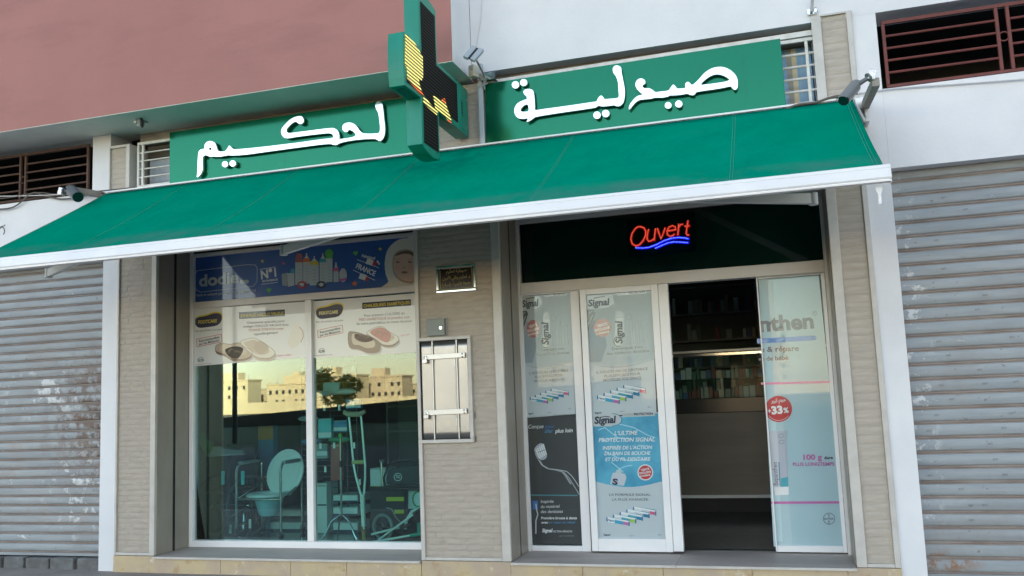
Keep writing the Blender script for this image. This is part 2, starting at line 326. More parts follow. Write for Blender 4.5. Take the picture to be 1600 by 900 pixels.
# shell: unseen roof, rear and side walls sized to block the sun, ceilings
mb = MB(); mb.box(-16, 9, .31, 12, 23.8, 24); mb.box(-16, 9, 11.8, 12, 0, 23.79); mb.box(-16, -15.8, .31, 11.79, 0, 23.79); mb.box(8.8, 9, .31, 11.79, 0, 23.79)
mb.build('shell', cement, B)
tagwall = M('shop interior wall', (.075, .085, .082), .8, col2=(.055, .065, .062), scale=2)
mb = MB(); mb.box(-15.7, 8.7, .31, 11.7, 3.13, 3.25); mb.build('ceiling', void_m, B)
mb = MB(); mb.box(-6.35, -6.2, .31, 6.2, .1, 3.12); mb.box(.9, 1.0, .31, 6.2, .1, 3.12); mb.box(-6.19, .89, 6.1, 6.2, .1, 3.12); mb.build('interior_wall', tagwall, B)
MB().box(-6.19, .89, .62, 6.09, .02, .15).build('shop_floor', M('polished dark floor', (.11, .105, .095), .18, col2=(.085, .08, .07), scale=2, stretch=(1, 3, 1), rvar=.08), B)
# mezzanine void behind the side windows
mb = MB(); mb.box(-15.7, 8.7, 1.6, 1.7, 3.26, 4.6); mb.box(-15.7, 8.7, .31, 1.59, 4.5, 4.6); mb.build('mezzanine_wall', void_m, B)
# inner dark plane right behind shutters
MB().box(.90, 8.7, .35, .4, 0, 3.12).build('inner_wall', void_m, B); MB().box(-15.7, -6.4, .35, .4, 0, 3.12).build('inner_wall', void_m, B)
# upper wall reveals for the right side window get depth from wall thickness
# ------------------------------------------------------------ stone-clad pillars
def tile_mesh(wd, ht, seed, rough=.006, nx=7, nz=3):
    r = random.Random(seed); mb = MB(); vs = []; fs = []
    base = r.uniform(0, .002)
    for j in range(nz + 1):
        for i in range(nx + 1):
            e = (i in (0, nx)) or (j in (0, nz))
            vs.append((wd * i / nx, -(0 if e else base + r.uniform(0, rough)) - (.0 if e else .0008), ht * j / nz))
    for j in range(nz):
        for i in range(nx): a = j * (nx + 1) + i; fs.append((a, a + 1, a + nx + 2, a + nx + 1))
    n = len(vs); vs += [(0, .015, 0), (wd, .015, 0), (wd, .015, ht), (0, .015, ht)]
    c = [0, nx, (nz + 1) * (nx + 1) - 1, nz * (nx + 1)]
    bot = list(range(0, nx + 1)); top = list(range(nz * (nx + 1), (nz + 1) * (nx + 1)))
    fs.append(tuple([n, n + 1] + bot[::-1])); fs.append(tuple([n + 3] + top[:] + [n + 2])[::-1] if False else tuple([n + 2, n + 3] + top))
    lf = [j * (nx + 1) for j in range(nz + 1)]; rt = [j * (nx + 1) + nx for j in range(nz + 1)]
    fs.append(tuple([n + 3, n] + lf)); fs.append(tuple([n + 1, n + 2] + rt[::-1]))
    me = bpy.data.meshes.new('stone_tile'); me.from_pydata(vs, [], fs); me.validate(); return me
def clad(parent, x0, x1, z0, z1, y, cols, course, m, seedk, jit=.0, rough=.002, skip=None):
    W = (x1 - x0); base = BASE[parent.name]; nrow = int(round((z1 - z0) / course)); ch = (z1 - z0) / nrow
    metas = [tile_mesh(1.0, ch - .0009, seedk * 50 + k, rough) for k in range(10)]
    for me in metas: me.materials.append(m)
    r = random.Random(seedk); cnt = 0
    for j in range(nrow):
        z = z0 + j * ch
        if skip and skip(z + ch / 2) is None: continue
        cuts = [0.0]
        off = r.uniform(.3, .9) / cols if cols > 1 else 1
        x = off
        while x < 1 - .18 / max(cols, 1): cuts.append(x); x += r.uniform(.75, 1.2) / cols
        cuts.append(1.0)
        if cols == 1: cuts = [0, 1.0]
        for a, b in zip(cuts, cuts[1:]):
            xa, xb = x0 + W * a, x0 + W * b
            segs = [(xa, xb)]
            if skip:
                segs = []
                for (sa, sb) in [(xa, xb)]:
                    h = skip(z + ch / 2)
                    if h and sb > h[0] and sa < h[1]:
                        if sa < h[0] - .02: segs.append((sa, h[0]))
                        if sb > h[1] + .02: segs.append((h[1], sb))
                    else: segs.append((sa, sb))
            for sa, sb in segs:
                o = bpy.data.objects.new('stone_tile', r.choice(metas)); sc.collection.objects.link(o); o.parent = parent
                o.location = Vector((sa + .0008, y + r.uniform(-.001, .001), z)) - base; o.scale = (sb - sa - .0008, 1, 1); cnt += 1
    return cnt
def pillar(x0, x1, tl, tr, label, cols, course, m, seed, zt=4.28, skip=None, rough=.0022):
    P = thing('stone_pillar', ((x0 + x1) / 2, 0, 0), label, 'pillar', 'stone clad pillars of the shopfront')
    MB().box(x0 + .002, x1 - .002, .016, .56, .02, zt).build('core', marble_dark, P)
    MB().box(x0, x0 + tl, -.022, .015, .152, zt).build('left_trim', marble, P, bevel=.004)
    MB().box(x1 - tr, x1, -.022, .015, .152, zt).build('right_trim', marble, P, bevel=.004)
    MB().box(x0 + tl + .001, x1 - tr - .001, -.021, .015, .153, .178).build('bottom_trim', marble, P, bevel=.003)
    clad(P, x0 + tl + .001, x1 - tr - .001, .179, 3.02, .0, cols, course, m, seed, skip=skip, rough=rough)
    if zt > 3.6: clad(P, x0 + tl + .001, x1 - tr - .001, 3.40, zt - .001, .0, cols, course, m, seed + 1, rough=rough)
    return P
P1 = pillar(-6.205, -5.750, .02, .055, 'slim stone clad pillar left of the display window, beside the white pilaster', 2, .052, stone_m, 3, 3.42)
CABX0, CABX1, CABZ0, CABZ1 = -3.045, -2.545, 1.125, 2.03
P2 = pillar(-3.052, -2.258, .035, .075, 'wide stone clad pillar between the display window and the entrance doors', 3, .050, stone_m, 5, 4.25,
            skip=lambda z: (CABX0, CABX1) if CABZ0 < z < CABZ1 else (9, 9))
P3 = pillar(.398, .698, .072, .04, 'slim pillar of smooth layered stone right of the doors', 1, .062, stone_m2, 8, 4.385, rough=.002)
MB().box(.47, .66, -.0215, .015, 4.37, 4.384).build('top_trim', marble, P3)
# reveal slabs with the black shutter channel
for px, xx, sgn in ((P1, -5.750, 1), (P2, -2.258, 1), (P3, .398, -1)):
    MB().box(min(xx, xx + sgn * .006), max(xx, xx + sgn * .006), .015, .235, .152, 3.11).build('reveal_slab', marble_dark, px, bevel=.002)
    MB().box(min(xx, xx + sgn * .006), max(xx, xx + sgn * .006), .275, .468, .152, 3.11).build('reveal_slab', marble_dark, px, bevel=.002)
    MB().box(min(xx, xx + sgn * .002), max(xx, xx + sgn * .002), .236, .274, .152, 3.11).build('shutter_channel', black_m, px)
# ------------------------------------------------------------ platform: plinth slabs and sills
P1b = thing('stone_panel', (-6.2, 0, 3.5), 'narrow stone clad panel above the left end of the awning, beside the white pilaster', 'pillar', 'stone clad pillars of the shopfront')
MB().box(-6.325, -6.085, .016, .30, 3.43, 4.15).build('core', marble_dark, P1b); MB().box(-6.328, -6.318, -.022, .015, 3.43, 4.15).build('left_trim', marble, P1b); MB().box(-6.125, -6.082, -.022, .30, 3.43, 4.15).build('right_trim', marble, P1b, bevel=.004); MB().box(-6.317, -6.126, -.021, .015, 4.125, 4.149).build('top_trim', marble, P1b)
clad(P1b, -6.317, -6.126, 3.43, 4.124, .0, 1, .052, stone_m2, 11, rough=.002)
PL = thing('shop_platform', (-2.7, 0, 0), 'low marble platform under the shopfront with yellow marble plinth', 'platform')
MB().box(-6.20, .70, -.004, .6, -.02, .115).build('core', cement, PL)
xs = [-6.205, -5.74, -5.02, -4.30, -3.75, -3.05, -2.26, -1.66, -1.02, -.35, .33, .70]
for a, b in zip(xs, xs[1:]):
    yy = -.034 if (-5.75 < a < -3.06 or -2.27 < a < .32) else -.028
    MB().box(a + .0015, b - .0015, yy, -.005, -.02, .149 if yy > -.03 else .128).build('plinth_slab', plinth_m, PL, bevel=.002)
for a, b, cuts in ((-5.745, -3.055, [-4.2]), (-2.255, .395, [-.92])):
    c = [a] + cuts + [b]
    for p, q in zip(c, c[1:]):
        MB().box(p + .001, q - .001, -.05, .62, .129, .150).build('sill_slab', sill_m, PL, bevel=.003)
        MB().box(p + .001, q - .001, -.054, -.0505, .131, .1495).build('sill_nosing', marble, PL)
#SHUTTERS
def shutter(name_label, x0, x1, y, z0, z1, pitch, m_of, nslat):
    S = thing('roller_shutter', ((x0 + x1) / 2, y, z0), name_label, 'roller shutter', 'grey steel roller shutters')
    base = BASE[S.name]
    prof = [(.000, .000), (.005, .001), (.008, .005), (.010, .014), (.0115, .028), (.0118, .042), (.011, .056), (.0085, .067), (.0065, .072), (.0, .075)]
    k = pitch / .0995
    def slat_mesh(seed):
        r = random.Random(seed); vs = []; fs = []; n = len(prof); nx = 14
        for i in range(nx + 1):
            for (d, z) in prof: vs.append((x0 - base.x + (x1 - x0) * i / nx, -d + r.uniform(-.0008, .0008), z * k))
        for i in range(nx):
            for j in range(n - 1): fs.append((i * n + j, (i + 1) * n + j, (i + 1) * n + j + 1, i * n + j + 1))
        me = bpy.data.meshes.new('slat'); me.from_pydata(vs, [], fs); me.shade_smooth(); return me
    ms = {}
    for i in range(nslat):
        m = m_of(i); key = (m.name, i % 4)
        if key not in ms: ms[key] = slat_mesh(i); ms[key].materials.append(m)
        o = bpy.data.objects.new('slat', ms[key]); sc.collection.objects.link(o); o.parent = S
        o.location = (0, random.uniform(-.001, .001), z0 - base.z + .045 + i * pitch); BASE[o.name] = base
    mb = MB()
    for i in range(nslat + 1):
        z = z0 + .045 + i * pitch - .0175 * k * 1.0
        mb.tube([(x0, y + .001, z + .0065), (x1, y + .001, z + .0065)], .0062, 8); mb.box(x0, x1, y + .001, y + .012, z - .010, z + .022)
    mb.build('hinge_joints', shut_gap, S, smooth=True)['kind'] = 'stuff'
    MB().box(x0, x1, y - .018, y + .01, z0, z0 + .027).build('bottom_rail', m_of(0), S, bevel=.003)
    return S, base
SL, bl = shutter('grey roller shutter at the left with peeling white patches and rust stains', -9.6, -6.400, .12, .115, 3.0, .0905, lambda i: shut_dirty if 2 < i < 12 else shut_m, 32)
SR, br = shutter('grey roller shutter at the right with small stamped marks on its slats', .874, 3.9, .14, .06, 3.1, .1085, lambda i: shut_m, 29)
# stamped marks on the slats
for u, v in [(1472, 363), (1507, 383), (1457, 405), (1470, 480), (1512, 490), (1430, 533), (1490, 575), (1465, 572), (1503, 527), (1540, 612), (1545, 608)][:0]: pass
tvs, tfs = textmesh('INTI', .0)
stamps = [(1471, 311), (1505, 329), (1459, 371), (1470, 411), (1536, 467), (1524, 488), (1577, 525), (1463, 532), (1478, 552), (1526, 570), (1534, 590), (1468, 613), (1585, 608), (1484, 633), (1577, 650), (1460, 655), (1565, 671), (1448, 676), (1543, 693), (1551, 714), (1449, 737), (1566, 735), (1497, 757), (1512, 778), (1536, 799), (1515, 820)]
sm = M('stamp ink', (.12, .125, .13), .7)
for u, v in stamps:
    p = at(u, v, .115); i = round((p.z - .105 - .045) / .1085); z = .105 + i * .1085 + .036 + random.uniform(-.006, .006)
    MB().add([Vector((p.x + q.x * .018, .1155, z + q.y * .022)) for q in tvs], tfs).build('stamp', sm, SR)
# block threshold under the left shutter
TH = thing('threshold', (-8, .1, 0), 'row of rough grey concrete blocks under the left shutter', 'threshold')
x = -9.6; k = 0
cb = M('rough concrete block', (.17, .18, .185), .9, col2=(.11, .11, .11), scale=8, bump=.015, bscale=25, spots=[((.4, .4, .4), 20, .66, .7)])
while x < -6.45:
    wd = random.uniform(.24, .34); x2 = min(x + wd, -6.405)
    MB().box(x, x2 - .03, .03 + random.uniform(0, .02), .3, -.02, .10 + random.uniform(-.012, .008)).build('block', cb, TH, bevel=.01); x = x2
MB().box(-9.6, -6.405, .06, .3, -.02, .085).build('mortar', M('dark mortar', (.06, .05, .045), .95), TH)
MB().box(.874, 3.9, .02, .3, -.02, .055).build('threshold', cement, None)
tag(bpy.data.objects['threshold.001'], 'flat cement threshold under the right shutter', 'threshold')
#AWNING
AX0, AX1 = -6.257, .640; AY0, AZ0 = -.15, 3.627; AY1, AZ1 = -1.675, 2.735
A = thing('awning', ((AX0 + AX1) / 2, 0, 3.6), 'wide green cloth awning with white front bar over the pharmacy', 'awning')
def acloth(x, t):
    s = math.sin((x - AX0) * 5.3) * .0022 + math.sin((x - AX0) * 13.1 + 1) * .001
    sag = -.035 * 4 * t * (1 - t) * (.45 + .35 * math.sin((x + 6.2) * 1.9) ** 2)
    fold = .004 * math.sin(x * 2.2 + t * 5) * t * (1 - t) * 2 + .006 * math.exp(-((t - .86) / .05) ** 2) * math.sin(x * 1.4)
    return Vector((x, AY0 + (AY1 - AY0) * t, AZ0 + (AZ1 - AZ0) * t + sag + s * 2 * math.sin(math.pi * t) + fold))
nx, ny = 110, 16; vs = []; fs = []
for i in range(nx + 1):
    for j in range(ny + 1): vs.append(acloth(AX0 + (AX1 - AX0) * i / nx, j / ny))
for i in range(nx):
    for j in range(ny): a = i * (ny + 1) + j; fs.append((a, a + 1, a + ny + 2, a + ny + 1))
cl = MB().add(vs, fs).build('cloth', green_cloth, A, smooth=True); sd = cl.modifiers.new('thick', 'SOLIDIFY'); sd.thickness = .0015
for sx in (AX0 + .035, -5.30, -4.10, -2.87, -1.53, -.235, AX1 - .04):
    for dx in (-.009, .009):
        mb = MB(); P = [acloth(sx + dx, j / 24) for j in range(25)]
        for p, q in zip(P, P[1:]): mb.hexa([p + Vector((-.0011, 0, .0016)), p + Vector((.0011, 0, .0016)), q + Vector((.0011, 0, .0016)), q + Vector((-.0011, 0, .0016))], (0, 0, .0008))
        mb.build('seam', seam_m, A)
pf = [(0, .006), (-.018, .014), (-.030, .010), (-.036, -.004), (-.037, -.010), (-.034, -.011), (-.034, -.014), (-.038, -.015), (-.044, -.045), (-.046, -.066), (-.043, -.073), (-.036, -.076), (-.036, -.080), (-.046, -.083), (-.045, -.092), (-.02, -.097), (0, -.09)]
MB().prism([(AX0 - .02, AY1 + y, AZ1 + z) for y, z in pf], (AX1 - AX0 + .04, 0, 0)).build('front_bar', alu, A)
MB().prism([(AX1 + .0205, AY1 + y * 1.06 + .002, AZ1 + z * 1.05) for y, z in pf], (.008, 0, 0)).build('end_cap', alu, A)
MB().tube([(AX0, AY0 + .03, AZ0 - .035), (AX1, AY0 + .03, AZ0 - .035)], .04, 14).build('roller', alu_beige, A, smooth=True)
MB().box(AX0, AX1, AY0 - .005, AY0 + .1, AZ0 + .008, AZ0 + .024).build('cassette_rail', alu, A, bevel=.003)
for xs_, xe, xf in ((-6.03, -4.9, -5.0), (-3.72, -2.5, -2.7), (.26, -1.1, -.9)):
    arm = alu_beige
    E = Vector((xs_, -1.05, 2.715)); Sh = Vector((xe, -.15, 3.42)); Fb = Vector((xf, AY1 + .03, AZ1 - .02))
    for a, b, nm in ((E, Sh, 'upper_arm'), (E, Fb, 'forearm')):
        d = (b - a); L_ = d.length; t = d.normalized(); up = Vector((0, 0, 1)); sd_ = t.cross(up).normalized(); up = sd_.cross(t)
        h0, h1 = .036, .022
        MB().add([a - sd_ * .02 - up * h0, a + sd_ * .02 - up * h0, a + sd_ * .02 + up * h0, a - sd_ * .02 + up * h0, b - sd_ * .015 - up * h1, b + sd_ * .015 - up * h1, b + sd_ * .015 + up * h1, b - sd_ * .015 + up * h1],
                 [(0, 3, 2, 1), (4, 5, 6, 7), (0, 1, 5, 4), (1, 2, 6, 5), (2, 3, 7, 6), (3, 0, 4, 7)]).build(nm, arm, A, bevel=.005)
    MB().tube([E - Vector((0, 0, .042)), E + Vector((0, 0, .04))], .032, 12).build('elbow', arm, A, smooth=True, bevel=.004)
    MB().box(xe - .05, xe + .05, -.17, .02, 3.33, 3.5).build('wall_bracket', arm, A, bevel=.005)
# hanging strap and right end bracket
hp = at(1373, 292, -1.66)
MB().prism([hp + Vector((dx, 0, dz)) for dx, dz in ((-.02, 0), (.02, 0), (.018, -.02), (.009, -.045), (.009, -.1), (-.009, -.1), (-.007, -.045), (-.018, -.02))], (0, .006, 0)).build('hanging_strap', alu, A)
MB().tube([(.655, -.12, 3.60), (.735, -.12, 3.60)], .045, 16).build('roller_end', alu, A, smooth=True, bevel=.004)
MB().box(.715, .745, -.16, -.001, 3.44, 3.64).build('wall_bracket', alu_beige, A, bevel=.006)
MB().tube([(.66, -.14, 3.60), (.68, -.20, 3.50), (.70, -.25, 3.42)], .012, 8).build('crank_rod', alu_beige, A, smooth=True)
#SIGNS
SY = -.06
def sign_board(q, label):
    S = thing('sign_board', at(*q[3], SY), label, 'sign', 'green sign boards above the awning')
    MB().hexa([at(u, v, SY) for u, v in q], (0, .035, 0)).build('board', green_board, S, bevel=.002)
    return S
S1 = sign_board([(265, 207), (667, 147.5), (667, 250), (265, 300)], 'left green sign board with a long white Arabic word, partly behind the cross')
S2 = sign_board([(758, 131), (1219, 60), (1229, 175), (760, 240)], 'right green sign board with a white Arabic word above the entrance')
c2 = lambda p: (300 + p[0] / 5, 140 + p[1] / 5)
lah = [(1462, 93), (1485, 110), (1493, 160), (1500, 230), (1507, 300), (1503, 350), (1490, 385), (1468, 402), (1440, 388), (1415, 385), (1330, 388), (1220, 402), (1155, 418), (1130, 432), (1100, 430), (1075, 424), (960, 435), (640, 478), (420, 508), (320, 514), (285, 512), (268, 515), (215, 524), (165, 522), (140, 524), (110, 512), (90, 520), (82, 545), (82, 620), (72, 655), (50, 680), (38, 682), (42, 650), (45, 560), (52, 490), (70, 468), (95, 462), (100, 430), (120, 408), (150, 403), (180, 418), (192, 450), (205, 480), (240, 485), (262, 478), (280, 455), (292, 437), (310, 455), (330, 466), (400, 463), (560, 447), (700, 430), (860, 410), (1000, 390), (1085, 380), (1105, 372), (1100, 352), (1080, 342), (1040, 342), (900, 358), (800, 372), (745, 380), (715, 370), (697, 335), (705, 300), (735, 265), (775, 230), (820, 210), (855, 210), (872, 235), (865, 262), (840, 268), (810, 250), (780, 265), (755, 290), (738, 315), (745, 335), (770, 340), (830, 332), (940, 318), (1060, 303), (1110, 303), (1140, 325), (1150, 360), (1150, 385), (1190, 383), (1260, 370), (1280, 350), (1262, 330), (1245, 318), (1225, 315), (1212, 330), (1190, 328), (1175, 305), (1182, 275), (1210, 260), (1245, 260), (1280, 280), (1310, 320), (1340, 342), (1400, 345), (1440, 342), (1460, 338), (1470, 310), (1465, 240), (1455, 180), (1440, 150), (1432, 120), (1445, 98)]
LY = -.105
solid_letter([smooth_closed([c2(p) for p in lah]), [c2(p) for p in circ((143, 463), 11)]], LY, .022, letter_m, S1)
for c, r in (((258, 583), 23), ((318, 577), 24)): solid_letter([circ(c2(c), r / 5)], LY, .022, letter_m, S1, 'letter_dot')
c3 = lambda p: (720 + p[0] / 5, 60 + p[1] / 5); c4 = lambda p: (940 + p[0] / 5, 40 + p[1] / 5)
lya = [(1225, 212), (1250, 228), (1256, 270), (1268, 330), (1280, 400), (1278, 460), (1265, 505), (1240, 528), (1215, 528), (1195, 522), (1130, 530), (1095, 530), (1075, 525), (1050, 540), (950, 556), (750, 585), (600, 610), (570, 622), (545, 640), (515, 652), (525, 625), (490, 628), (450, 622), (425, 595), (418, 560), (430, 525), (455, 500), (500, 480), (515, 478), (515, 455), (500, 440), (490, 420), (500, 402), (530, 395), (560, 405), (570, 430), (575, 480), (578, 530), (582, 560), (650, 552), (800, 532), (950, 510), (1030, 498), (1060, 492), (1075, 465), (1095, 447), (1112, 460), (1125, 475), (1170, 472), (1215, 468), (1235, 455), (1232, 400), (1228, 340), (1215, 300), (1195, 270), (1188, 240), (1200, 217)]
solid_letter([smooth_closed([c3(p) for p in lya]), smooth_closed([c3(p) for p in [(465, 560), (485, 530), (520, 515), (530, 540), (528, 568), (500, 574), (475, 572)]])], LY, .022, letter_m, S2)
sad = [(215, 655), (218, 625), (240, 590), (275, 555), (300, 545), (322, 538), (300, 520), (275, 490), (265, 460), (275, 430), (305, 413), (335, 425), (340, 450), (325, 463), (318, 475), (335, 490), (370, 490), (400, 505), (420, 520), (470, 515), (520, 508), (540, 485), (560, 462), (580, 480), (595, 493), (640, 490), (655, 485), (655, 455), (672, 440), (690, 450), (700, 462), (720, 458), (760, 420), (800, 375), (850, 340), (900, 325), (950, 325), (1000, 345), (1040, 380), (1060, 420), (1063, 465), (1055, 495), (1035, 500), (1015, 480), (1000, 475), (940, 488), (860, 500), (780, 512), (740, 520), (720, 542), (690, 540), (670, 532), (620, 540), (560, 545), (535, 545), (515, 555), (470, 562), (420, 562), (380, 572), (300, 580), (260, 605), (235, 635)]
solid_letter([smooth_closed([c4(p) for p in sad]), smooth_closed([c4(p) for p in [(775, 462), (800, 430), (850, 395), (900, 380), (950, 390), (985, 408), (998, 425), (960, 440), (880, 452), (820, 460)]])], LY, .022, letter_m, S2)
for f, c, r in ((c3, (427, 363), 28), (c3, (491, 345), 27), (c3, (1064, 600), 28), (c3, (1132, 587), 28), (c4, (520, 623), 25), (c4, (603, 612), 27)): solid_letter([circ(f(c), r / 5)], LY, .022, letter_m, S2, 'letter_dot')
#CROSS
XC = -2.492
CR = thing('pharmacy_cross', (XC - .06, -.7, 3.4), 'green pharmacy cross sign with lit yellow display, sticking out over the awning', 'sign')
def Cp(u, v): p = atx(u, v, XC); return (p.y, p.z)
ya, yb, yc, yd = -1.40, -1.10, -.742, -.272        # outer arm edge, stem edges, bracket start
z0, z1, z2, z3 = 3.385, 3.745, 4.165, 4.62         # stem bottom, arm bottom, arm top, stem top
z1, z2 = 3.775, 4.185
TH_ = .125
def arc(p, q, bulge, n=7):
    p = Vector(p); q = Vector(q); d = q - p; nrm = Vector((d.y, -d.x)).normalized(); return [tuple(p + d * (k / n) + nrm * bulge * 4 * (k / n) * (1 - k / n)) for k in range(n + 1)]
outer = arc((ya, z2), (ya, z1), -.02) if False else []
out = []
out += arc((ya, z2), (ya, z1), .022)            # outer arm end, bowed out
out += [(yb, z1)]
out += arc((yb, z0 + .03), (yc, z0 - .01), .03)
out += [(yc, z1)]
out += [(-.035, z1 - .02), (-.035, z2 + .0)]
out += [(yc, z2)]
out += arc((yc, z3), (yb, z3), .03)
out += [(yb, z2)]
def ring_part(poly, x0, x1, m, name, parent, bevel=0): return MB().prism([(x0, y, z) for y, z in poly], (x1 - x0, 0, 0)).build(name, m, parent, bevel=bevel)
ring_part(out, XC - TH_, XC, green_metal, 'housing', CR, .004)
ib = .035
scr = [(ya + ib, z2 - ib), (ya + ib, z1 + ib), (yb + ib, z1 + ib), (yb + ib, z0 + .05), (yc - ib, z0 + .045), (yc - ib, z1 + ib), (yd - ib, z1 + ib), (yd - ib, z2 - ib), (yc - ib, z2 - ib), (yc - ib, z3 - .06), (yb + ib, z3 - .06), (yb + ib, z2 - ib)]
def led_mat(name, lit):
    m = bpy.data.materials.new(name); m.use_nodes = True; N = m.node_tree.nodes; L = m.node_tree.links; b = N['Principled BSDF']
    tc = N.new('ShaderNodeTexCoord'); sp = N.new('ShaderNodeSeparateXYZ'); L.new(tc.outputs['Object'], sp.inputs[0])
    def wave(o, pitch):
        a = N.new('ShaderNodeMath'); a.operation = 'MULTIPLY'; a.inputs[1].default_value = 2 * math.pi / pitch; L.new(o, a.inputs[0])
        s_ = N.new('ShaderNodeMath'); s_.operation = 'SINE'; L.new(a.outputs[0], s_.inputs[0]); return s_.outputs[0]
    a = wave(sp.outputs['Z'], .027); c = wave(sp.outputs['Y'], .027)
    r = N.new('ShaderNodeMapRange'); L.new(a, r.inputs[0]); r.inputs[1].default_value = -.1; r.inputs[2].default_value = .5
    r2 = N.new('ShaderNodeMapRange'); L.new(c, r2.inputs[0]); r2.inputs[1].default_value = -1; r2.inputs[2].default_value = .2; r2.inputs[3].default_value = .45
    mu = N.new('ShaderNodeMath'); mu.operation = 'MULTIPLY'; L.new(r.outputs[0], mu.inputs[0]); L.new(r2.outputs[0], mu.inputs[1])
    if lit:
        b.inputs['Base Color'].default_value = (.01, .01, .008, 1); b.inputs['Emission Color'].default_value = (*lit, 1)
        ms = N.new('ShaderNodeMath'); ms.operation = 'MULTIPLY'; ms.inputs[1].default_value = LEDS; L.new(mu.outputs[0], ms.inputs[0]); L.new(ms.outputs[0], b.inputs['Emission Strength'])
    else:
        mx = N.new('ShaderNodeMix'); mx.data_type = 'RGBA'; L.new(mu.outputs[0], mx.inputs[0]); mx.inputs[6].default_value = (.006, .006, .006, 1); mx.inputs[7].default_value = (.045, .042, .040, 1); L.new(mx.outputs[2], b.inputs['Base Color']); b.inputs['Roughness'].default_value = .8; b.inputs['Specular IOR Level'].default_value = .1
    return m
LEDS = .42
ring_part(scr, XC + .0015, XC + .004, led_mat('unlit display', None), 'display', CR)
cA = lambda p: Cp(590 + p[0] / 3.333, p[1] / 3.333)
mbY = MB()
for pl in ([(140, 180), (150, 178), (190, 225), (215, 265), (232, 300), (234, 400), (225, 420), (213, 408), (212, 430), (228, 480), (150, 405), (148, 350), (138, 340)], [(235, 495), (255, 520), (270, 540), (290, 560), (310, 585), (305, 600), (235, 540)], [(287, 500), (310, 510), (325, 525), (345, 515), (355, 550), (367, 585), (380, 620), (378, 640), (315, 580), (296, 560)]):
    q = [cA(p) for p in pl]; mbY.prism([(XC + .0055, y, z) for y, z in q], (.0008, 0, 0))
mbY.build('lit_display', led_mat('lit yellow display', (1.0, .93, .25)), CR)
mbR = MB(); 
for pl in ([(150, 408), (228, 484), (236, 497), (230, 497), (150, 418)], [(330, 515), (345, 512), (352, 535), (338, 540)], [(366, 620), (380, 632), (380, 642), (360, 628)]):
    mbR.prism([(XC + .0068, *cA(p)) for p in pl], (.0006, 0, 0))
mbR.build('lit_display', led_mat('lit red display', (1.0, .13, .03)), CR)
# recessed bottom vents, service panel with slots on the bracket
for y0_, y1_, zz in ((ya + .05, yb - .04, z1), (yc + .06, -.15, z1 - .008)): MB().box(XC - TH_ + .03, XC - .03, y0_, y1_, zz - .004, zz + .001).build('vent', green_dark, CR)
MB().box(XC + .0005, XC + .003, yd + .01, -.05, z1 + .015, z2 - .015).build('service_panel', green_metal, CR, bevel=.001)
for k in range(5): MB().obb((XC + .004, -.20, 3.94 + k * .026 - .02), .002, .05, .007, Matrix.Rotation(math.radians(-35), 3, 'X')).build('slot', black_m, CR)
for yy, zz in ((-.085, 3.83), (-.085, 4.08)): MB().ball((XC + .004, yy, zz), .008).build('screw', chrome, CR)
MB().box(XC - .09, XC - .04, -.035, .0, z1 + .05, z2 - .05).build('wall_plate', greymetal, CR)
# conduit pole between cross and right sign
PO = thing('conduit_pole', (-2.37, -.05, 3.5), 'vertical grey metal conduit at the left edge of the right green sign', 'conduit')
pt = at(751, 118, -.06); pb = at(753, 236, -.06)
MB().box(pt.x - .020, pt.x + .022, -.085, -.045, pb.z, pt.z + .1).build('channel', M('zinc channel', (.40, .44, .48), .45, metal=.4), PO, bevel=.003)
MB().box(pt.x - .026, pt.x - .0205, -.09, -.024, pb.z, pt.z).build('flange', greymetal, PO)
#FLOODLIGHTS
def flood(name, c, label, big=1.0):
    F = thing('floodlight', c, label, 'floodlight'); return F
F = flood('f', at(757, 130, -.1), 'small grey twin panel floodlight on a rod above the conduit, beside the white wall')
R1 = Matrix.Rotation(math.radians(28), 3, 'Y') @ Matrix.Rotation(math.radians(-30), 3, 'X')
hc = at(740, 84, -.42); hd = M('floodlight grey', (.36, .41, .45), .4)
MB().obb(hc + R1 @ Vector((-.033, 0, 0)), .045, .03, .15, R1).build('lamp_panel', hd, F, bevel=.004)
MB().obb(hc + R1 @ Vector((.033, 0, 0)), .045, .03, .15, R1).build('lamp_panel', hd, F, bevel=.004)
MB().obb(hc, .02, .02, .13, R1).build('spine', black_m, F)
MB().tube([hc + Vector((.02, .02, -.06)), at(757, 118, -.12), at(757, 140, -.08)], .009, 8).build('rod', greymetal, F, smooth=True)
for k in range(6): a = at(752 + k * 2, 122 + (k % 3) * 4, -.09); MB().tube([a, a + Vector((random.uniform(-.05, .05), -.03, random.uniform(-.04, .03)))], .005, 6).build('clamp_bolt', greymetal, F)
MB().box(*(lambda p, q: (p.x, q.x, -.11, -.03, q.z, p.z))(at(748, 117, -.09), at(775, 124, -.09))).build('clamp', chrome, F)
SB = thing('socket_box', at(739, 112, -.16), 'beige box with two round sockets on the white wall corner above the cross', 'socket box')
bc = at(740, 112, -.2); Rz = Matrix.Rotation(math.radians(-25), 3, 'Z')
MB().obb(bc, .065, .07, .105, Rz).build('case', beige_box, SB, bevel=.006)
for dz in (-.025, .025): MB().disc(bc + Rz @ Vector((0, -.036, dz)), Rz @ Vector((0, -1, 0)), .021, n=18, thick=.006).build('round_socket', M('socket ring', (.33, .31, .25), .4), SB)
F2 = flood('f', at(222, 200, -.15), 'small grey floodlight fixed under the red wall at the left sign end')
h2 = at(219, 190, -.25)
MB().obb(h2, .055, .06, .085, Matrix.Rotation(.35, 3, 'X') @ Matrix.Rotation(.2, 3, 'Y')).build('lamp_body', hd, F2, bevel=.005)
MB().obb(h2 + Vector((.035, -.02, -.02)), .02, .07, .08, Matrix.Rotation(.5, 3, 'Z')).build('visor', black_m, F2, bevel=.003)
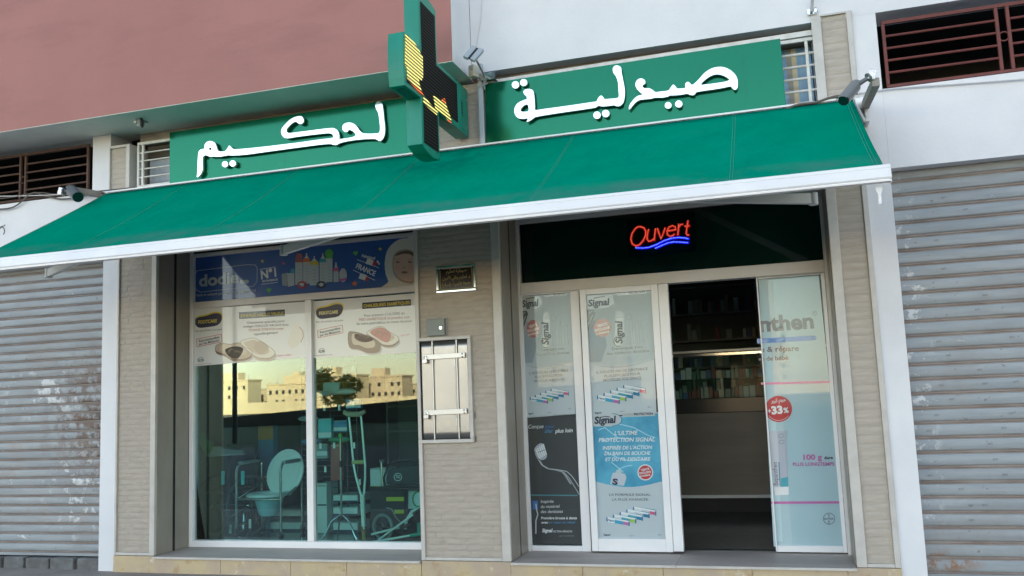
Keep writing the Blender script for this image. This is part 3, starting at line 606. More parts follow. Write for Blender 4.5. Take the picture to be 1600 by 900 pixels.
MB().obb(h2 + Vector((-.03, -.03, 0)), .03, .02, .05).build('lens', M('floodlight lens', (.6, .65, .7), .1), F2, bevel=.003)
MB().tube([h2, h2 + Vector((.0, .05, .08)), Vector((h2.x, h2.y + .05, 4.285))], .008, 6).build('rod', greymetal, F2, smooth=True)
MB().box(h2.x - .03, h2.x + .03, h2.y + .02, h2.y + .08, 4.276, 4.2843).build('mount_plate', greymetal, F2)
# pole bracket at the top of the wall
BR = thing('wall_bracket', at(1266, 20, -.02), 'small metal bracket with upright rod on the white wall above the right window', 'bracket')
a, b = at(1261, 16, -.01), at(1277, 22, -.01)
MB().box(a.x, b.x, -.03, -.001, b.z, a.z).build('base_plate', chrome, BR, bevel=.002)
MB().tube([at(1268, 18, -.05), at(1271, -20, -.06)], .011, 8).build('rod', greymetal, BR, smooth=True)
MB().tube([at(1274 + 3 * math.cos(t), 16 + 4 * math.sin(t), -.03) for t in [k * .6 for k in range(10)]], .003, 6).build('wire_loop', cable_m, BR)
#CCTV
def cctv(root, tip, base, up, rad, label, arm, foilp):
    T = thing('security_camera', base, label, 'security camera', 'grey bullet security cameras beside the awning')
    d = (tip - base).normalized(); L_ = (tip - base).length
    MB().tube([base, base + d * L_ * .98], rad, 20).build('body', cctv_m, T, smooth=True)
    MB().tube([base + d * L_ * .98, tip + d * .004], rad * .93, 20).build('lens', cctv_lens, T, smooth=True)
    sd_ = d.cross(up).normalized(); u2 = sd_.cross(d).normalized()
    ps = []; 
    vs = []; fs = []
    for k in range(9):
        an = math.radians(-62 + 124 * k / 8)
        for e in (-.12, 1.16):
            ex = e * L_ + (0 if e < 0 else -abs(k - 4) * .004)
            for rr in (rad * 1.10, rad * 1.17): vs.append(base + d * ex + (u2 * math.cos(an) + sd_ * math.sin(an)) * rr)
    for k in range(8):
        a = k * 4; b = a + 4; fs += [(a, b, b + 2, a + 2), (a + 1, a + 3, b + 3, b + 1), (a, a + 1, b + 1, b), (a + 2, b + 2, b + 3, a + 3)]
    MB().add(vs, fs).build('sun_shield', cctv_m, T, smooth=True)
    MB().tube([base + d * .02, base - d * .03, foilp], [.016, .018, .014], 12).build('swivel_arm', cctv_m, T, smooth=True)
    MB().tube([foilp, foilp + (foilp - base).normalized() * .012], .032, 14).build('mount_disc', cctv_m, T, smooth=True)
    MB().obb(foilp + (foilp - base).normalized() * .035, .05, .05, .07, Matrix.Rotation(.3, 3, 'Y')).build('foil_wrap', foil, T, bevel=.006)
    if arm:
        a, b = arm; MB().hexa([a + Vector((-.025, 0, -.03)), a + Vector((.025, 0, -.03)), a + Vector((.025, 0, .03)), a + Vector((-.025, 0, .03))], b - a).build('wall_arm', M('arm steel', (.30, .285, .26), .6, metal=.2, col2=(.22, .2, .18), scale=10), T, bevel=.003)
    return T
armR0, armR1 = Vector((.725, -.002, 3.585)), Vector((.725, -.90, 3.50))
cctv(None, at(1318, 157, -1.08), at(1336, 136, -.92), Vector((0, 0, 1)), .037, 'grey bullet security camera at the right end of the awning', (armR0, armR1), at(1356, 122, -.90))
armL0, armL1 = Vector((-6.42, -.002, 3.665)), Vector((-6.52, -.30, 3.665))
cctv(None, at(122, 308, -.58), at(112, 299, -.40), Vector((0, 0, 1)), .05, 'grey bullet security camera at the left end of the awning', (armL0, armL1), at(101, 299, -.40))
#GRILLES
def grille(x0, x1, y, z0, z1, label, m, nb, posts, rr=.010, ring=None, opened=None):
    G = thing('window_grille', ((x0 + x1) / 2, y, z0), label, 'window grille')
    MB().box(x0, x1, y - .012, y + .012, z1 - .028, z1).build('top_rail', m, G, bevel=.002)
    MB().box(x0, x1, y - .012, y + .012, z0, z0 + .024).build('bottom_rail', m, G, bevel=.002)
    for px in posts: MB().box(px - .012, px + .012, y - .0125, y + .0125, z0 + .0245, z1 - .0285).build('post', m, G, bevel=.002)
    zz = [z0 + .024 + (z1 - z0 - .05) * (k + 1) / (nb + 1) for k in range(nb)]
    segs = opened or [(x0, x1)]
    for s0, s1 in segs:
        for z in zz: MB().tube([(s0, y, z), (s1, y, z)], rr, 8).build('bar', m, G, smooth=True)
    if ring: MB().tube([(ring[0] + .035 * math.cos(t), y, ring[1] + .035 * math.sin(t)) for t in [k * math.pi / 10 for k in range(20)]], .006, 6, closed=True).build('ring', m, G)
    return G
gR = [at(u, 60, .06).x for u in (1381, 1560, 1578)]
grille(gR[0] - .01, 2.9, .06, 3.745, 4.285, 'rusty red window grille high on the right white wall', rust_red, 4, [gR[0], gR[1], gR[2]], ring=((gR[1] + gR[2]) / 2, 4.03), opened=[(gR[0], gR[1]), (gR[2], 2.9)])
gL = [at(u, 260, .06).x for u in (138, 41, 33)]
grille(-9.5, gL[0] + .01, .06, 3.725, 4.235, 'rusty brown window grille high on the left wall under the red wall', rust_brown, 4, [gL[0], gL[1], gL[2]], ring=((gL[1] + gL[2]) / 2, 3.95), opened=[(gL[1], gL[0]), (-9.5, gL[2])])
white_iron = M('white iron', (.68, .68, .66), .45, col2=(.55, .54, .5), scale=12)
xa = [at(u, 240, .04).x for u in (217, 224, 300)]
grille(xa[0] - .01, -3.1, .04, 3.70, 4.165, 'white iron window grille left of the left green sign', white_iron, 4, [xa[0], xa[1]], .008)
MB().hexa([at(u, v, .02) for u, v in ((762, 134), (1284, 52), (1284, 44), (762, 126))], (0, .02, 0)).build('upper_rail', white_iron, None)
tag(bpy.data.objects['upper_rail'], 'long white rail running along the top of the right green sign', 'rail')
xb = [at(u, 100, .04).x for u in (1262, 1270, 1215)]
grille(-2.24, xb[1] + .045, .04, 3.68, 4.235, 'white iron window grille right of the right green sign', white_iron, 4, [xb[0], xb[1] + .03], .011)
# windows behind the white grilles
WL = thing('mezzanine_window', (-4.4, .2, 3.6), 'small window with pale curtain behind the left white grille', 'window')
MB().box(-6.08, -3.1, .24, .26, 3.58, 4.18).build('dark_panel', M('brown board', (.10, .085, .065), .7), WL)
xw = at(236, 260, .23).x
MB().box(xw, -3.15, .215, .225, 3.60, 4.02).build('curtain', M('pale curtain', (.48, .54, .60), .8, col2=(.40, .46, .53), scale=6, stretch=(3, 1, .6), bump=.01, bscale=10, bstretch=(3, 1, .3)), WL)
WR = thing('mezzanine_window', (-.9, .2, 3.6), 'small window with blue plastic curtain behind the right white grille', 'window')
MB().box(-2.24, .39, .24, .26, 3.58, 4.26).build('dark_panel', M('beige board', (.3, .26, .2), .7), WR)
bc_m = M('blue plastic curtain', (.20, .46, .74), .3, col2=(.34, .54, .70), scale=3, stretch=(3, 1, 1), bump=.02, bscale=7, bstretch=(3, 1, .5), coat=.3)
xx0, xx1, xx2, xx3, xx4 = [at(u, 100, .22).x for u in (1215, 1229, 1237, 1245, 1268)]
MB().box(xx0 - .1, xx1, .21, .22, 3.6, 4.22).build('curtain', bc_m, WR)
MB().box(xx1, xx2, .208, .22, 3.6, 4.22).build('curtain_strip', M('beige strip', (.45, .42, .36), .6), WR)
MB().box(xx2, xx3, .206, .22, 3.6, 4.22).build('curtain_strip', M('cream strip', (.85, .74, .50), .6), WR)
MB().box(xx3, xx4, .209, .22, 3.6, 4.22).build('curtain', bc_m, WR)
MB().box(xx4 + .02, .396, .16, .24, 3.58, 4.24).build('window_frame', alu_beige, WR, bevel=.004)
for k, xx in enumerate((-1.2, .8)): pass
# cables
def cable(pts, r, m, label, nm='cable'):
    P = [Vector(p) for p in pts]; Q = []
    for i in range(len(P) - 1):
        p0, p1, p2, p3 = P[max(i - 1, 0)], P[i], P[i + 1], P[min(i + 2, len(P) - 1)]
        for k in range(5):
            t = k / 5; Q.append(.5 * ((2 * p1) + (p2 - p0) * t + (2 * p0 - 5 * p1 + 4 * p2 - p3) * t * t + (3 * p1 - p0 - 3 * p2 + p3) * t ** 3))
    Q.append(P[-1]); return tag(MB().tube([q - Q[0] for q in Q], r, 6).build(nm, m, None, smooth=True, base=(0, 0, 0)), label, 'cable'), Q[0]
def pcable(px, r, m, label, y=-.03):
    o, b = cable([at(u, v, y + random.uniform(-.004, .004)) for u, v in px], r, m, label); o.location = b
pcable([(-20, 327), (20, 324), (50, 302), (70, 306), (100, 311), (150, 303), (205, 296), (270, 291)], .008, cable_m, 'thick dirty cable looping below the left brown grille')
pcable([(-20, 312), (20, 308), (60, 301), (95, 304), (160, 298), (210, 293)], .006, cable_m, 'thin brown cable running from the left grille to the awning corner')
pcable([(-20, 307), (40, 306), (90, 304), (140, 300)], .005, cable_w, 'pale cable across the bottom of the left brown grille')
pcable([(1228, 166), (1260, 160), (1290, 158), (1310, 149), (1345, 145), (1400, 138), (1500, 131), (1620, 122)], .006, cable_w, 'pale cable from the right sign along the wall below the red grille', -.02)
pcable([(1228, 170), (1250, 163), (1275, 160), (1300, 152), (1340, 146)], .010, cable_m, 'dark cable bundle at the right end of the awning top', -.16)
pcable([(1385, 142), (1405, 141), (1450, 136), (1520, 130), (1620, 120)], .011, M('black cable', (.02, .02, .024), .6), 'thick black cable on the ledge under the red grille', .02)
pcable([(1290, 157), (1297, 150), (1305, 152), (1308, 157)], .004, cable_w, 'small loop of white wire by the right camera', -.15)
pcable([(753, 0), (751, 30), (746, 60), (744, 72)], .0035, cable_w, 'thin wire hanging down the white wall to the floodlight', -.01)
# painted mark on the left wall
mk = thing('wall_mark', at(5, 365, -.002), 'small dark handwritten mark on the left white wall', 'mark')
pr = Print(-.003); pr.ring(ink['black'], (3, 361), 4, 6, 1.6, 1, -150, 60); pr.line(ink['black'], [(-2, 355), (6, 353)], 1.4, 1); pr.line(ink['black'], [(5, 354), (8, 351)], 1.2, 1); pr.build(mk)
#SHOPFRONT
def XX(u, v, y): return at(u, v, y).x
# ---- display window
WY = .50
DW = thing('display_window', (-4.5, WY, .15), 'display window with white frame and greenish glass left of the pillar', 'window')
wl, wr = -5.742, -3.056; m0, m1 = -4.421, -4.352; zb0, zb1 = .151, .262; zt0, zt1 = 2.494, 2.572; ztop = 3.035
def fbox(x0, x1, z0, z1, nm='frame', y0=WY - .03, y1=WY + .045, m=alu, par=None): return MB().box(x0, x1, y0, y1, z0, z1).build(nm, m, par or DW, bevel=.004)
fbox(wl, wl + .042, zb0, 3.11); fbox(wr - .035 + .03, wr + .0, zb0, 3.11)
fbox(wl + .043, wr - .006, zb0, zb0 + .062, 'bottom_rail'); fbox(wl + .043, wr - .006, zt0 + .012, zt1, 'transom_rail', m=alu_beige)
fbox(wl + .043, wr - .006, ztop, 3.07, 'top_rail', m=alu_beige); fbox(m0, m1, zb0 + .063, zt0 + .011, 'mullion')
MB().box(wl + .02, m0 + .01, WY + .012, WY + .018, zb0 + .05, zt0 + .02).build('glass_pane', glass_m, DW)
MB().box(m1 - .01, wr - .003, WY + .012, WY + .018, zb0 + .05, zt0 + .02).build('glass_pane', glass_m, DW)
MB().box(wl + .02, wr - .003, WY + .0125, WY + .0175, zt1 - .01, ztop + .02).build('glass_pane', glass_d, DW)
MB().box(wl, wr, WY - .02, WY + .02, 3.071, 3.119).build('head_shade', black_m, DW)  # black strip stands in for the shade at the recess head
# ---- entrance
EN = thing('entrance_frame', (-1, .5, .15), 'aluminium entrance frame with dark transom window above the doors', 'door frame')
dl, dr = -2.257, .397
fbox(dl, dl + .028, .151, 3.11, m=alu_beige, par=EN); fbox(dr - .028, dr, .151, 3.11, m=alu_beige, par=EN)
fbox(dl + .029, dr - .029, 2.405, 2.505, 'transom_rail', m=alu_beige, par=EN, y1=WY + .09); fbox(dl + .029, dr - .029, 3.05, 3.11, 'top_rail', m=alu_beige, par=EN)
MB().box(dl + .04, dr - .02, WY + .012, WY + .018, 2.49, 3.07).build('transom_glass', glass_k, EN)
MB().box(dl + .02, dr - .02, WY + .14, WY + .15, 2.42, 3.1).build('dark_backing', M('dark transom interior', (.13, .135, .14), .6), EN)
def leaf(nm, x0, x1, y, z0, z1, sl_, sr_, tb, bb, label, par_group=None, m=alu, glassx=None):
    T = thing(nm, ((x0 + x1) / 2, y, z0), label, 'door', par_group)
    th = .038
    MB().box(x0, x0 + sl_, y - th / 2, y + th / 2, z0, z1).build('stile', m, T, bevel=.003)
    MB().box(x1 - sr_, x1, y - th / 2, y + th / 2, z0, z1).build('stile', m, T, bevel=.003)
    MB().box(x0 + sl_ + .0008, x1 - sr_ - .0008, y - th / 2 + .0005, y + th / 2, z0, z0 + bb).build('bottom_rail', m, T, bevel=.003)
    MB().box(x0 + sl_ + .0008, x1 - sr_ - .0008, y - th / 2 + .0005, y + th / 2, z1 - tb, z1).build('top_rail', m, T, bevel=.003)
    g = glassx or (x0 + sl_ - .006, x1 - sr_ + .006)
    MB().box(g[0], g[1], y - .003, y + .003, z0 + bb - .006, z1 - tb + .006).build('glass_pane', glass_d, T)
    return T
FY = .50; LYd = .445; RYd = .545
xf0, xf1 = dl + .029, XX(917, 700, FY) - .0
pf0, pf1 = XX(824, 700, FY), XX(903, 700, FY)
leaf('side_panel', xf0, xf1, FY, .152, 2.404, max(.004, pf0 - xf0), xf1 - pf1, .012, .045, 'fixed glass side panel left of the entrance holding two tall posters')
xl0, xl1 = XX(918, 700, LYd), XX(1043, 700, LYd); pl0, pl1 = XX(928, 700, LYd), XX(1032, 700, LYd)
leaf('sliding_door', xl0, xl1, LYd, .165, 2.402, pl0 - xl0, xl1 - pl1, .05, .105, 'left sliding glass door covered by toothpaste posters', 'sliding glass doors of the entrance')
xj1 = XX(1059, 700, LYd)
MB().box(xl1 + .0015, xj1, LYd - .012, LYd + .055, .17, 2.4).build('door_edge_profile', alu, bpy.data.objects['sliding_door'], bevel=.004)
MB().box(xl1 - .02, xj1 - .01, LYd - .01, LYd + .03, .155, .168).build('bottom_roller', black_m, bpy.data.objects['sliding_door'])
xr0, xr1 = -.178, dr - .030; gx = XX(1222, 640, RYd)
RD_ = leaf('sliding_door', xr0, xr1, RYd, .160, 2.404, .012, .030, .012, .05, 'right sliding glass door covered by a pale blue cream poster', 'sliding glass doors of the entrance', glassx=(gx, xr1 - .025))
MB().box(-2.2, .35, .60, .66, .150, .156).build('floor_track', M('dark threshold track', (.05, .055, .055), .4, metal=.5), EN)
#POSTERS
def sheet(P, m, pts, lay=0): P.poly(m, pts, lay)
def poster(y, label, cat='poster', group=None, base=None):
    T = thing('poster' if cat == 'poster' else cat, at(*base, y), label, cat, group); return T, Print(y)
GY = WY + .0105       # laminated prints stuck on the street side of the glass
I = ink
zc = lambda p: (290 + p[0] / 4.092, 360 + p[1] / 4.091)
# blue banner
T, p = poster(GY, 'long dark blue banner with bottles and a baby in a white hood', 'banner', None, (470, 470))
sheet(p, blue_ban, [(299, 403), (649, 368), (649, 448.5), (299, 474)])
p.ring(I['white'], (362, 437), 43, 17.5, .8, 1, 0, 0.1)
bx = [(308, 423), (386, 413.5), (399, 414), (402, 420), (401.5, 440), (396, 447), (314, 456.5), (306.5, 453), (304.5, 446), (305, 428), (308, 423)]
p.line(I['pale2'], bx, .9, 2)
p.text(I['pale2'], 'dodie', (311, 447.5), (373.5, 441.5), 18, 3, bold=.035)
p.ell(I['pale2'], (379, 440), 4.5, 3, 2); p.ell(I['pale2'], (385, 440), 4, 3, 2)
p.text(I['pale2'], 'Testé et adopté par les bébés depuis 1958', (304, 463.5), (400, 456), 4.2, 3, bold=.01)
p.line(I['white'], [(406, 421), (431, 417)], .8, 2); p.line(I['white'], [(408, 444.5), (434, 441)], .8, 2)
p.text(I['white'], 'N°1', (408, 436), (432, 431.5), 13, 3, bold=.04); p.text(I['white'], 'EN PHARMACIE', (410, 441), (434, 438), 3, 3, bold=.03)
# bottles
def bottle(cx, by, wd, ht, cap, tip, lay=2):
    p.poly(I['pale2'], [(cx - wd / 2, by), (cx + wd / 2, by - .6), (cx + wd / 2, by - ht), (cx - wd / 2, by - ht)], lay)
    p.poly(cap, [(cx - wd / 2, by - ht), (cx + wd / 2, by - ht), (cx + wd / 2 * .9, by - ht - 6), (cx - wd / 2 * .9, by - ht - 5.6)], lay)
    if tip: p.poly(I['cream'], [(cx - wd * .32, by - ht - 6), (cx + wd * .32, by - ht - 6), (cx + 1, by - ht - 10), (cx + .8, by - ht - 14), (cx - .8, by - ht - 14), (cx - 1, by - ht - 10)], lay)
    for k in range(5): p.line(I['teal'], [(cx - wd * .15, by - 4 - k * 5), (cx + wd * .2, by - 4 - k * 5)], .7, lay + .5)
bottle(467, 445, 11.5, 35, I['rose'], False); p.poly(I['rose'], [(461.5, 404), (473, 403), (471, 396), (464, 396)], 2)
bottle(479, 443.5, 11, 34, I['orange'], True, 2.2); bottle(491, 446, 14, 32, I['yellow'], True, 2.4); bottle(504.5, 444, 10.5, 34, I['teal'], True, 2.2)
bottle(514, 441, 11, 37, I['green'], False); p.ell(I['green'], (514, 396), 6.5, 7, 2.2, 12); bottle(525, 441, 8, 17, I['pink'], True)
p.ell(I['pale2'], (536, 430), 6, 11, 2, 16); p.poly(I['magenta'], [(529, 440), (541, 438), (541, 434), (530, 436)], 2.4)
p.poly(I['pale'], [(440, 428), (450, 426), (449, 447), (441, 446)], 2); p.poly(I['pale2'], [(449, 427), (460, 426), (460, 446), (450, 448)], 2.1); p.poly(I['teal'], [(455, 420), (460, 420), (461, 427), (453, 427)], 2.2)
for c, m_ in (((472, 445), I['red']), ((502, 445), I['black'])): p.ring(m_, c, 6.5, 4.5, 2.6, 2.7); p.ell(I['pale2'], c, 3, 2.5, 2.7, 12)
def star(c, r, m_, rot=0): p.poly(m_, [(c[0] + (r if k % 2 == 0 else r * .45) * math.cos(math.radians(rot - 90 + 36 * k)), c[1] + (r if k % 2 == 0 else r * .45) * math.sin(math.radians(rot - 90 + 36 * k))) for k in range(10)], 1)
star((410, 408), 3.2, I['yellow'], 10); star((594, 389), 3.4, I['yellow'], 15); star((554, 443), 5, I['orange'], 5); star((443, 411.5), 3, I['pink']); star((478, 375 + 36), .1, I['pink'])
for c in ((420, 454), (555.5, 396)): p.ell(I['green'], (c[0] - 1.6, c[1] - 1), 2.3, 2.3, 1, 10); p.ell(I['green'], (c[0] + 1.6, c[1] - 1.4), 2.3, 2.3, 1.1, 10); p.poly(I['green'], [(c[0] - 3.6, c[1] - .5), (c[0] + 3.7, c[1] - 1), (c[0] + .3, c[1] + 4.2)], 1.2)
# made-in stamp
for ox, oy in ((577, 408), (566, 431)):
    p.poly(I['white'], [(ox - 6, oy + 4), (ox - 2.5, oy - 5), (ox + 7, oy - 1), (ox + 4, oy + 7)], 1.4); p.poly(I['red'], [(ox + 4, oy + 7), (ox + 7, oy - 1), (ox + 12, oy + 3), (ox + 9, oy + 8.5)], 1.4)
p.poly(blue_ban, [(556, 410), (590, 422), (586, 434), (552, 423)], 2)
p.line(I['white'], [(558, 405.5), (592, 418.5)], .8, 2.5); p.line(I['white'], [(552, 422), (586, 438)], .8, 2.5)
p.text(I['white'], 'FRANCE', (555.5, 418.5), (585, 431.5), 8.2, 3, bold=.03)
p.text(I['white'], 'Fabriqué', (565, 401.5), (586, 405.5), 4.6, 3, bold=.03); p.text(I['white'], 'en', (588, 408), (592, 414), 4, 3, bold=.03)
# child in a white hood
p.poly(I['cream'], smooth_closed([(598, 451), (600, 446), (607, 440), (603, 430), (601, 412), (604, 394), (612, 382), (624, 374), (636, 372.5), (648.5, 373), (648.5, 447.8)], 2), 1)
p.poly(I['tan'], smooth_closed([(613, 410), (616, 397), (624, 391), (636, 389), (646, 393), (648.4, 400), (648.4, 438), (640, 443), (625, 439), (615, 428)], 2), 1.5)
p.poly(I['skin'], smooth_closed([(614.5, 412), (618, 400), (626, 395), (636, 393), (645, 397), (648, 405), (648, 433), (641, 440), (629, 437), (618, 428)], 2), 2)
for cx in (621.5, 640.5): p.ell(I['brown'], (cx, 409.5), 3.2, 1.3, 2.5, 12); p.line(I['skin2'], [(cx - 4, 405.5), (cx + 3.5, 404.5)], .8, 2.4)
p.ell(M('ink cheek', (.66, .36, .29), .55, coat=.8), (621, 419), 4, 3.4, 2.2, 16); p.ell(MC['ink cheek'], (642, 418), 4, 3.4, 2.2, 16); p.ell(M('ink nose shade', (.54, .34, .26), .55, coat=.8), (631, 417.5), 2.8, 2, 2.3, 14); p.poly(I['brown'], smooth_closed([(617, 399), (624, 394), (636, 391.5), (645, 395), (647, 401), (640, 397), (630, 396.5), (622, 399)], 2), 2.6); p.line(I['skin2'], [(629, 418.6), (631, 419.5), (634, 418.4)], .8, 2.4); p.ell(I['lip'], (632, 425.5), 5, 1.8, 2.5, 12); p.line(I['skin2'], [(627, 438), (642, 441)], 1, 2.4)
p.build(T)
# sandal posters
def foot(x0, x1, title, lines, redline, shoes, lbl, dx, dy, logo_pale):
    T, pp = poster(GY, lbl, 'poster', 'shoe posters at the top of the display window', ((x0 + x1) / 2, 560))
    return T, pp
T, p = foot(301, 477, '', [], 0, 0, 'white sandal poster with two dark and cream sandals, behind the left window pane', 0, 0, 0)
sheet(p, paper_w, [(300, 483), (479, 471), (484, 558), (301, 572.5)])
def footlogo(ox, oy, dk):
    p.poly(I['yellow'], smooth_closed([(ox - 20, oy + 4), (ox - 18, oy - 6), (ox - 3, oy - 10), (ox + 10, oy - 14), (ox + 21, oy - 12), (ox + 22, oy - 2), (ox + 16, oy + 6), (ox, oy + 9), (ox - 14, oy + 10)], 3), 1)
    p.poly(dk, smooth_closed([(ox - 20, oy + 5), (ox - 18, oy - 4), (ox - 3, oy - 7.5), (ox + 10, oy - 11.5), (ox + 20, oy - 10), (ox + 21, oy - 1), (ox + 15, oy + 7), (ox, oy + 10), (ox - 14, oy + 11)], 3), 2)
    p.text(I['yellow'], 'FOOTCARE', (ox - 15, oy + 5), (ox + 14, oy + 2.5), 5.2, 3, bold=.02)
    p.text(I['grey'], 'Des spécialistes à vos pieds', (ox - 20, oy + 17.5), (ox + 22, oy + 14.5), 2.8, 3)
    p.line(I['red'], [(ox - 18, oy + 29), (ox + 21, oy + 21), (ox + 22, oy + 33), (ox - 17, oy + 41), (ox - 18, oy + 29)], .7, 2)
    p.text(I['grey'], 'Recommandées', (ox - 14, oy + 34), (ox + 18, oy + 27), 3.8, 3, bold=.02); p.text(I['grey'], 'par les Médecins', (ox - 14, oy + 38.5), (ox + 18, oy + 32), 3.4, 3, bold=.02)
    p.ring(I['blue'], (ox - 11, oy + 61), 5, 3.6, .6, 2, 20, 320); p.text(I['grey'], 'BDM', (ox - 16, oy + 64), (ox - 7, oy + 63), 4, 3, bold=.02); p.text(I['grey'], 'www.bdmpharma.com', (ox - 23, oy + 69.5), (ox + 5, oy + 67.5), 1.8, 3)
footlogo(325, 501, I['navy'])
p.poly(I['navy'], [(373, 488), (445, 483.5), (445, 494), (373.5, 498.5)], 1); p.text(I['yellow'], 'SANDALES HALLUX VALGUS', (376, 496), (443, 491.3), 4.6, 3, bold=.02)
for k, (t_, a, b, m_) in enumerate((('Chaussures spéciales pour', 386, 445, I['grey']), ('soulager l’HALLUX VALGUS Avec', 380, 451, I['grey']), ('TISSAGE STRETCH traite', 388, 443, I['rose']), ('hypoallergénique', 397, 434, I['grey']))):
    p.text(m_, t_, (a, 506 + k * 6), (b, 503 + k * 5.9), 3.8, 3)
def sandal(pts, m_, sole, strap, lay):
    cx_ = sum(x for x, y in pts) / len(pts); cy_ = sum(y for x, y in pts) / len(pts)
    sh = lambda k, dx=0, dy=0: [(cx_ + (x - cx_) * k + dx, cy_ + (y - cy_) * k + dy) for x, y in pts]
    p.poly(M('ink print shadow', (.42, .42, .41), .55, coat=.8), smooth_closed([(x + 2, y + 5) for x, y in pts], 3), lay - .2)
    p.line(I['brown'], smooth_closed(pts, 2) + [smooth_closed(pts, 2)[0]], .55, lay + .9); p.poly(M('ink footbed', (.50, .42, .33), .55, coat=.8), smooth_closed(sh(.72, -1, -1), 3), lay + .45)
    sp_ = strap[1]; mx_ = sum(x for x, y in sp_) / len(sp_); my_ = sum(y for x, y in sp_) / len(sp_)
    for k, o_ in enumerate((-4.5, 4.5)): p.line(sole, [(mx_ + o_ - 6, my_ + o_ * .3 + 3.5), (mx_ + o_, my_ - 3.4 + o_ * .3), (mx_ + o_ + 6, my_ + o_ * .3 + .5)], 1.0, lay + .95)
    p.poly(sole, smooth_closed([(x, y + 3) for x, y in pts], 3), lay); p.poly(m_, smooth_closed(pts, 3), lay + .3); p.poly(strap[0], smooth_closed(strap[1], 3), lay + .6)
sandal([(337, 540), (347, 536), (360, 538), (372, 535), (380, 541), (392, 547), (394, 554), (384, 560), (365, 561), (350, 553), (338, 549)], I['tan'], I['brown'], (M('ink umber', (.10, .085, .07), .6), [(352, 546), (368, 541), (380, 545), (372, 560), (358, 557)]), 1)
sandal([(375, 534), (385, 530), (398, 528), (410, 535), (425, 545), (430, 552), (422, 559), (404, 559), (392, 552), (380, 542)], I['cream'], I['tan'], (I['tan'], [(398, 536), (408, 533), (420, 543), (408, 554), (398, 546)]), 1.2)
p.poly(I['cream'], smooth_closed([(450, 530), (462, 507), (471, 513), (474, 523), (470, 534), (458, 545), (452, 540)], 3), 1); p.line(I['rose'], [(468, 511), (473, 517), (474, 526), (470, 535)], .8, 2); p.text(I['pink'], 'Hallux valgus', (433, 557), (455, 555), 2.6, 3)
p.build(T)
T, p = foot(485, 655, '', [], 0, 0, 'white diabetic shoe poster with a brown and a red shoe, behind the right window pane', 0, 0, 0)
sheet(p, paper_w, [(486, 471), (650, 458), (654, 550.5), (486, 560)])
footlogo(514, 487, M('ink faded navy', (.06, .06, .09), .5))
p.poly(I['navy'], [(566, 473), (642, 467.5), (642, 477.5), (566, 483)], 1); p.text(I['yellow'], 'CHAUSSURES DIABÉTIQUES', (568, 480.5), (640.5, 475), 5, 3, bold=.02)
for k, (t_, a, b, m_) in enumerate((('Pour prévenir L’ULCÈRE du', 569, 632, I['grey']), ('PIED DIABÉTIQUE et prendre soin', 561, 640, I['rose']), ('de votre pied délicat en toute douceur', 557, 644, I['grey']))): p.text(m_, t_, (a, 495 + k * 6.4), (b, 491 + k * 6), 3.9, 3)
sandal([(544, 520), (553, 518), (568, 522), (584, 528), (594, 536), (592, 547), (576, 549), (560, 543), (546, 540)], I['brown'], I['brown'], (M('ink umber light', (.20, .15, .12), .6), [(555, 522), (570, 524), (584, 530), (570, 535), (556, 530)]), 1)
sandal([(572, 520), (588, 511), (599, 511), (608, 519), (622, 526), (622, 533), (612, 539), (598, 538), (584, 528)], I['cream'], I['brown'], (I['rose'], [(578, 519), (590, 512), (600, 513), (611, 522), (606, 535), (592, 530)]), 1.4)
p.text(I['pink'], '4,5 cm', (626, 526), (640, 523), 2.6, 3); p.build(T)
# ---- toothpaste posters
def tubes(p, ox, oy, s=1.0):
    cols = [(I['midblue'], I['magenta']), (I['teal'], I['lime']), (I['teal'], I['deepblue']), (I['pale2'], I['deepblue']), (I['pale2'], I['pink'])]
    for k in range(4, -1, -1):
        x, y = ox + k * 10.2 * s, oy - k * 4.0 * s; lay = 1 + (4 - k) * .3; wd = 36 * s if k < 4 else 38 * s
        q = lambda a, b: (x + a * s, y + b * s)
        p.poly(I['white'], [q(0, -5), q(3, -6), q(36, 0), q(36, 7), q(2, 2), q(0, 0)], lay); p.poly(I['silver'], [q(2, -2.4), q(36, 2.6), q(36, 3.6), q(2, -1.6)], lay + .05)
        p.poly(I['deepblue'], [q(0, -5), q(2, -5.6), q(2.3, 2), q(0, 0)], lay + .1); p.poly(I['deepblue'], [q(3, -6), q(4, -6), q(36, -.6), q(36, .4)], lay + .12)
        p.poly(cols[k][0], [q(13, -1.6), q(27, 1.2), q(27, 6), q(13, 3.6)], lay + .1); p.poly(cols[k][1], [q(26, 1), q(34.5, 2.6), q(34.5, 7.4), q(26, 5.8)], lay + .15); p.poly(I['deepblue'], [q(34, 1), q(36, 1.2), q(36, 8), q(34, 8)], lay + .16)
    p.text(I['deepblue'], 'Signal', (ox + 3 * s, oy - .2 * s), (ox + 12 * s, oy + 1.6 * s), 2.6 * s, 3.2, bold=.03)
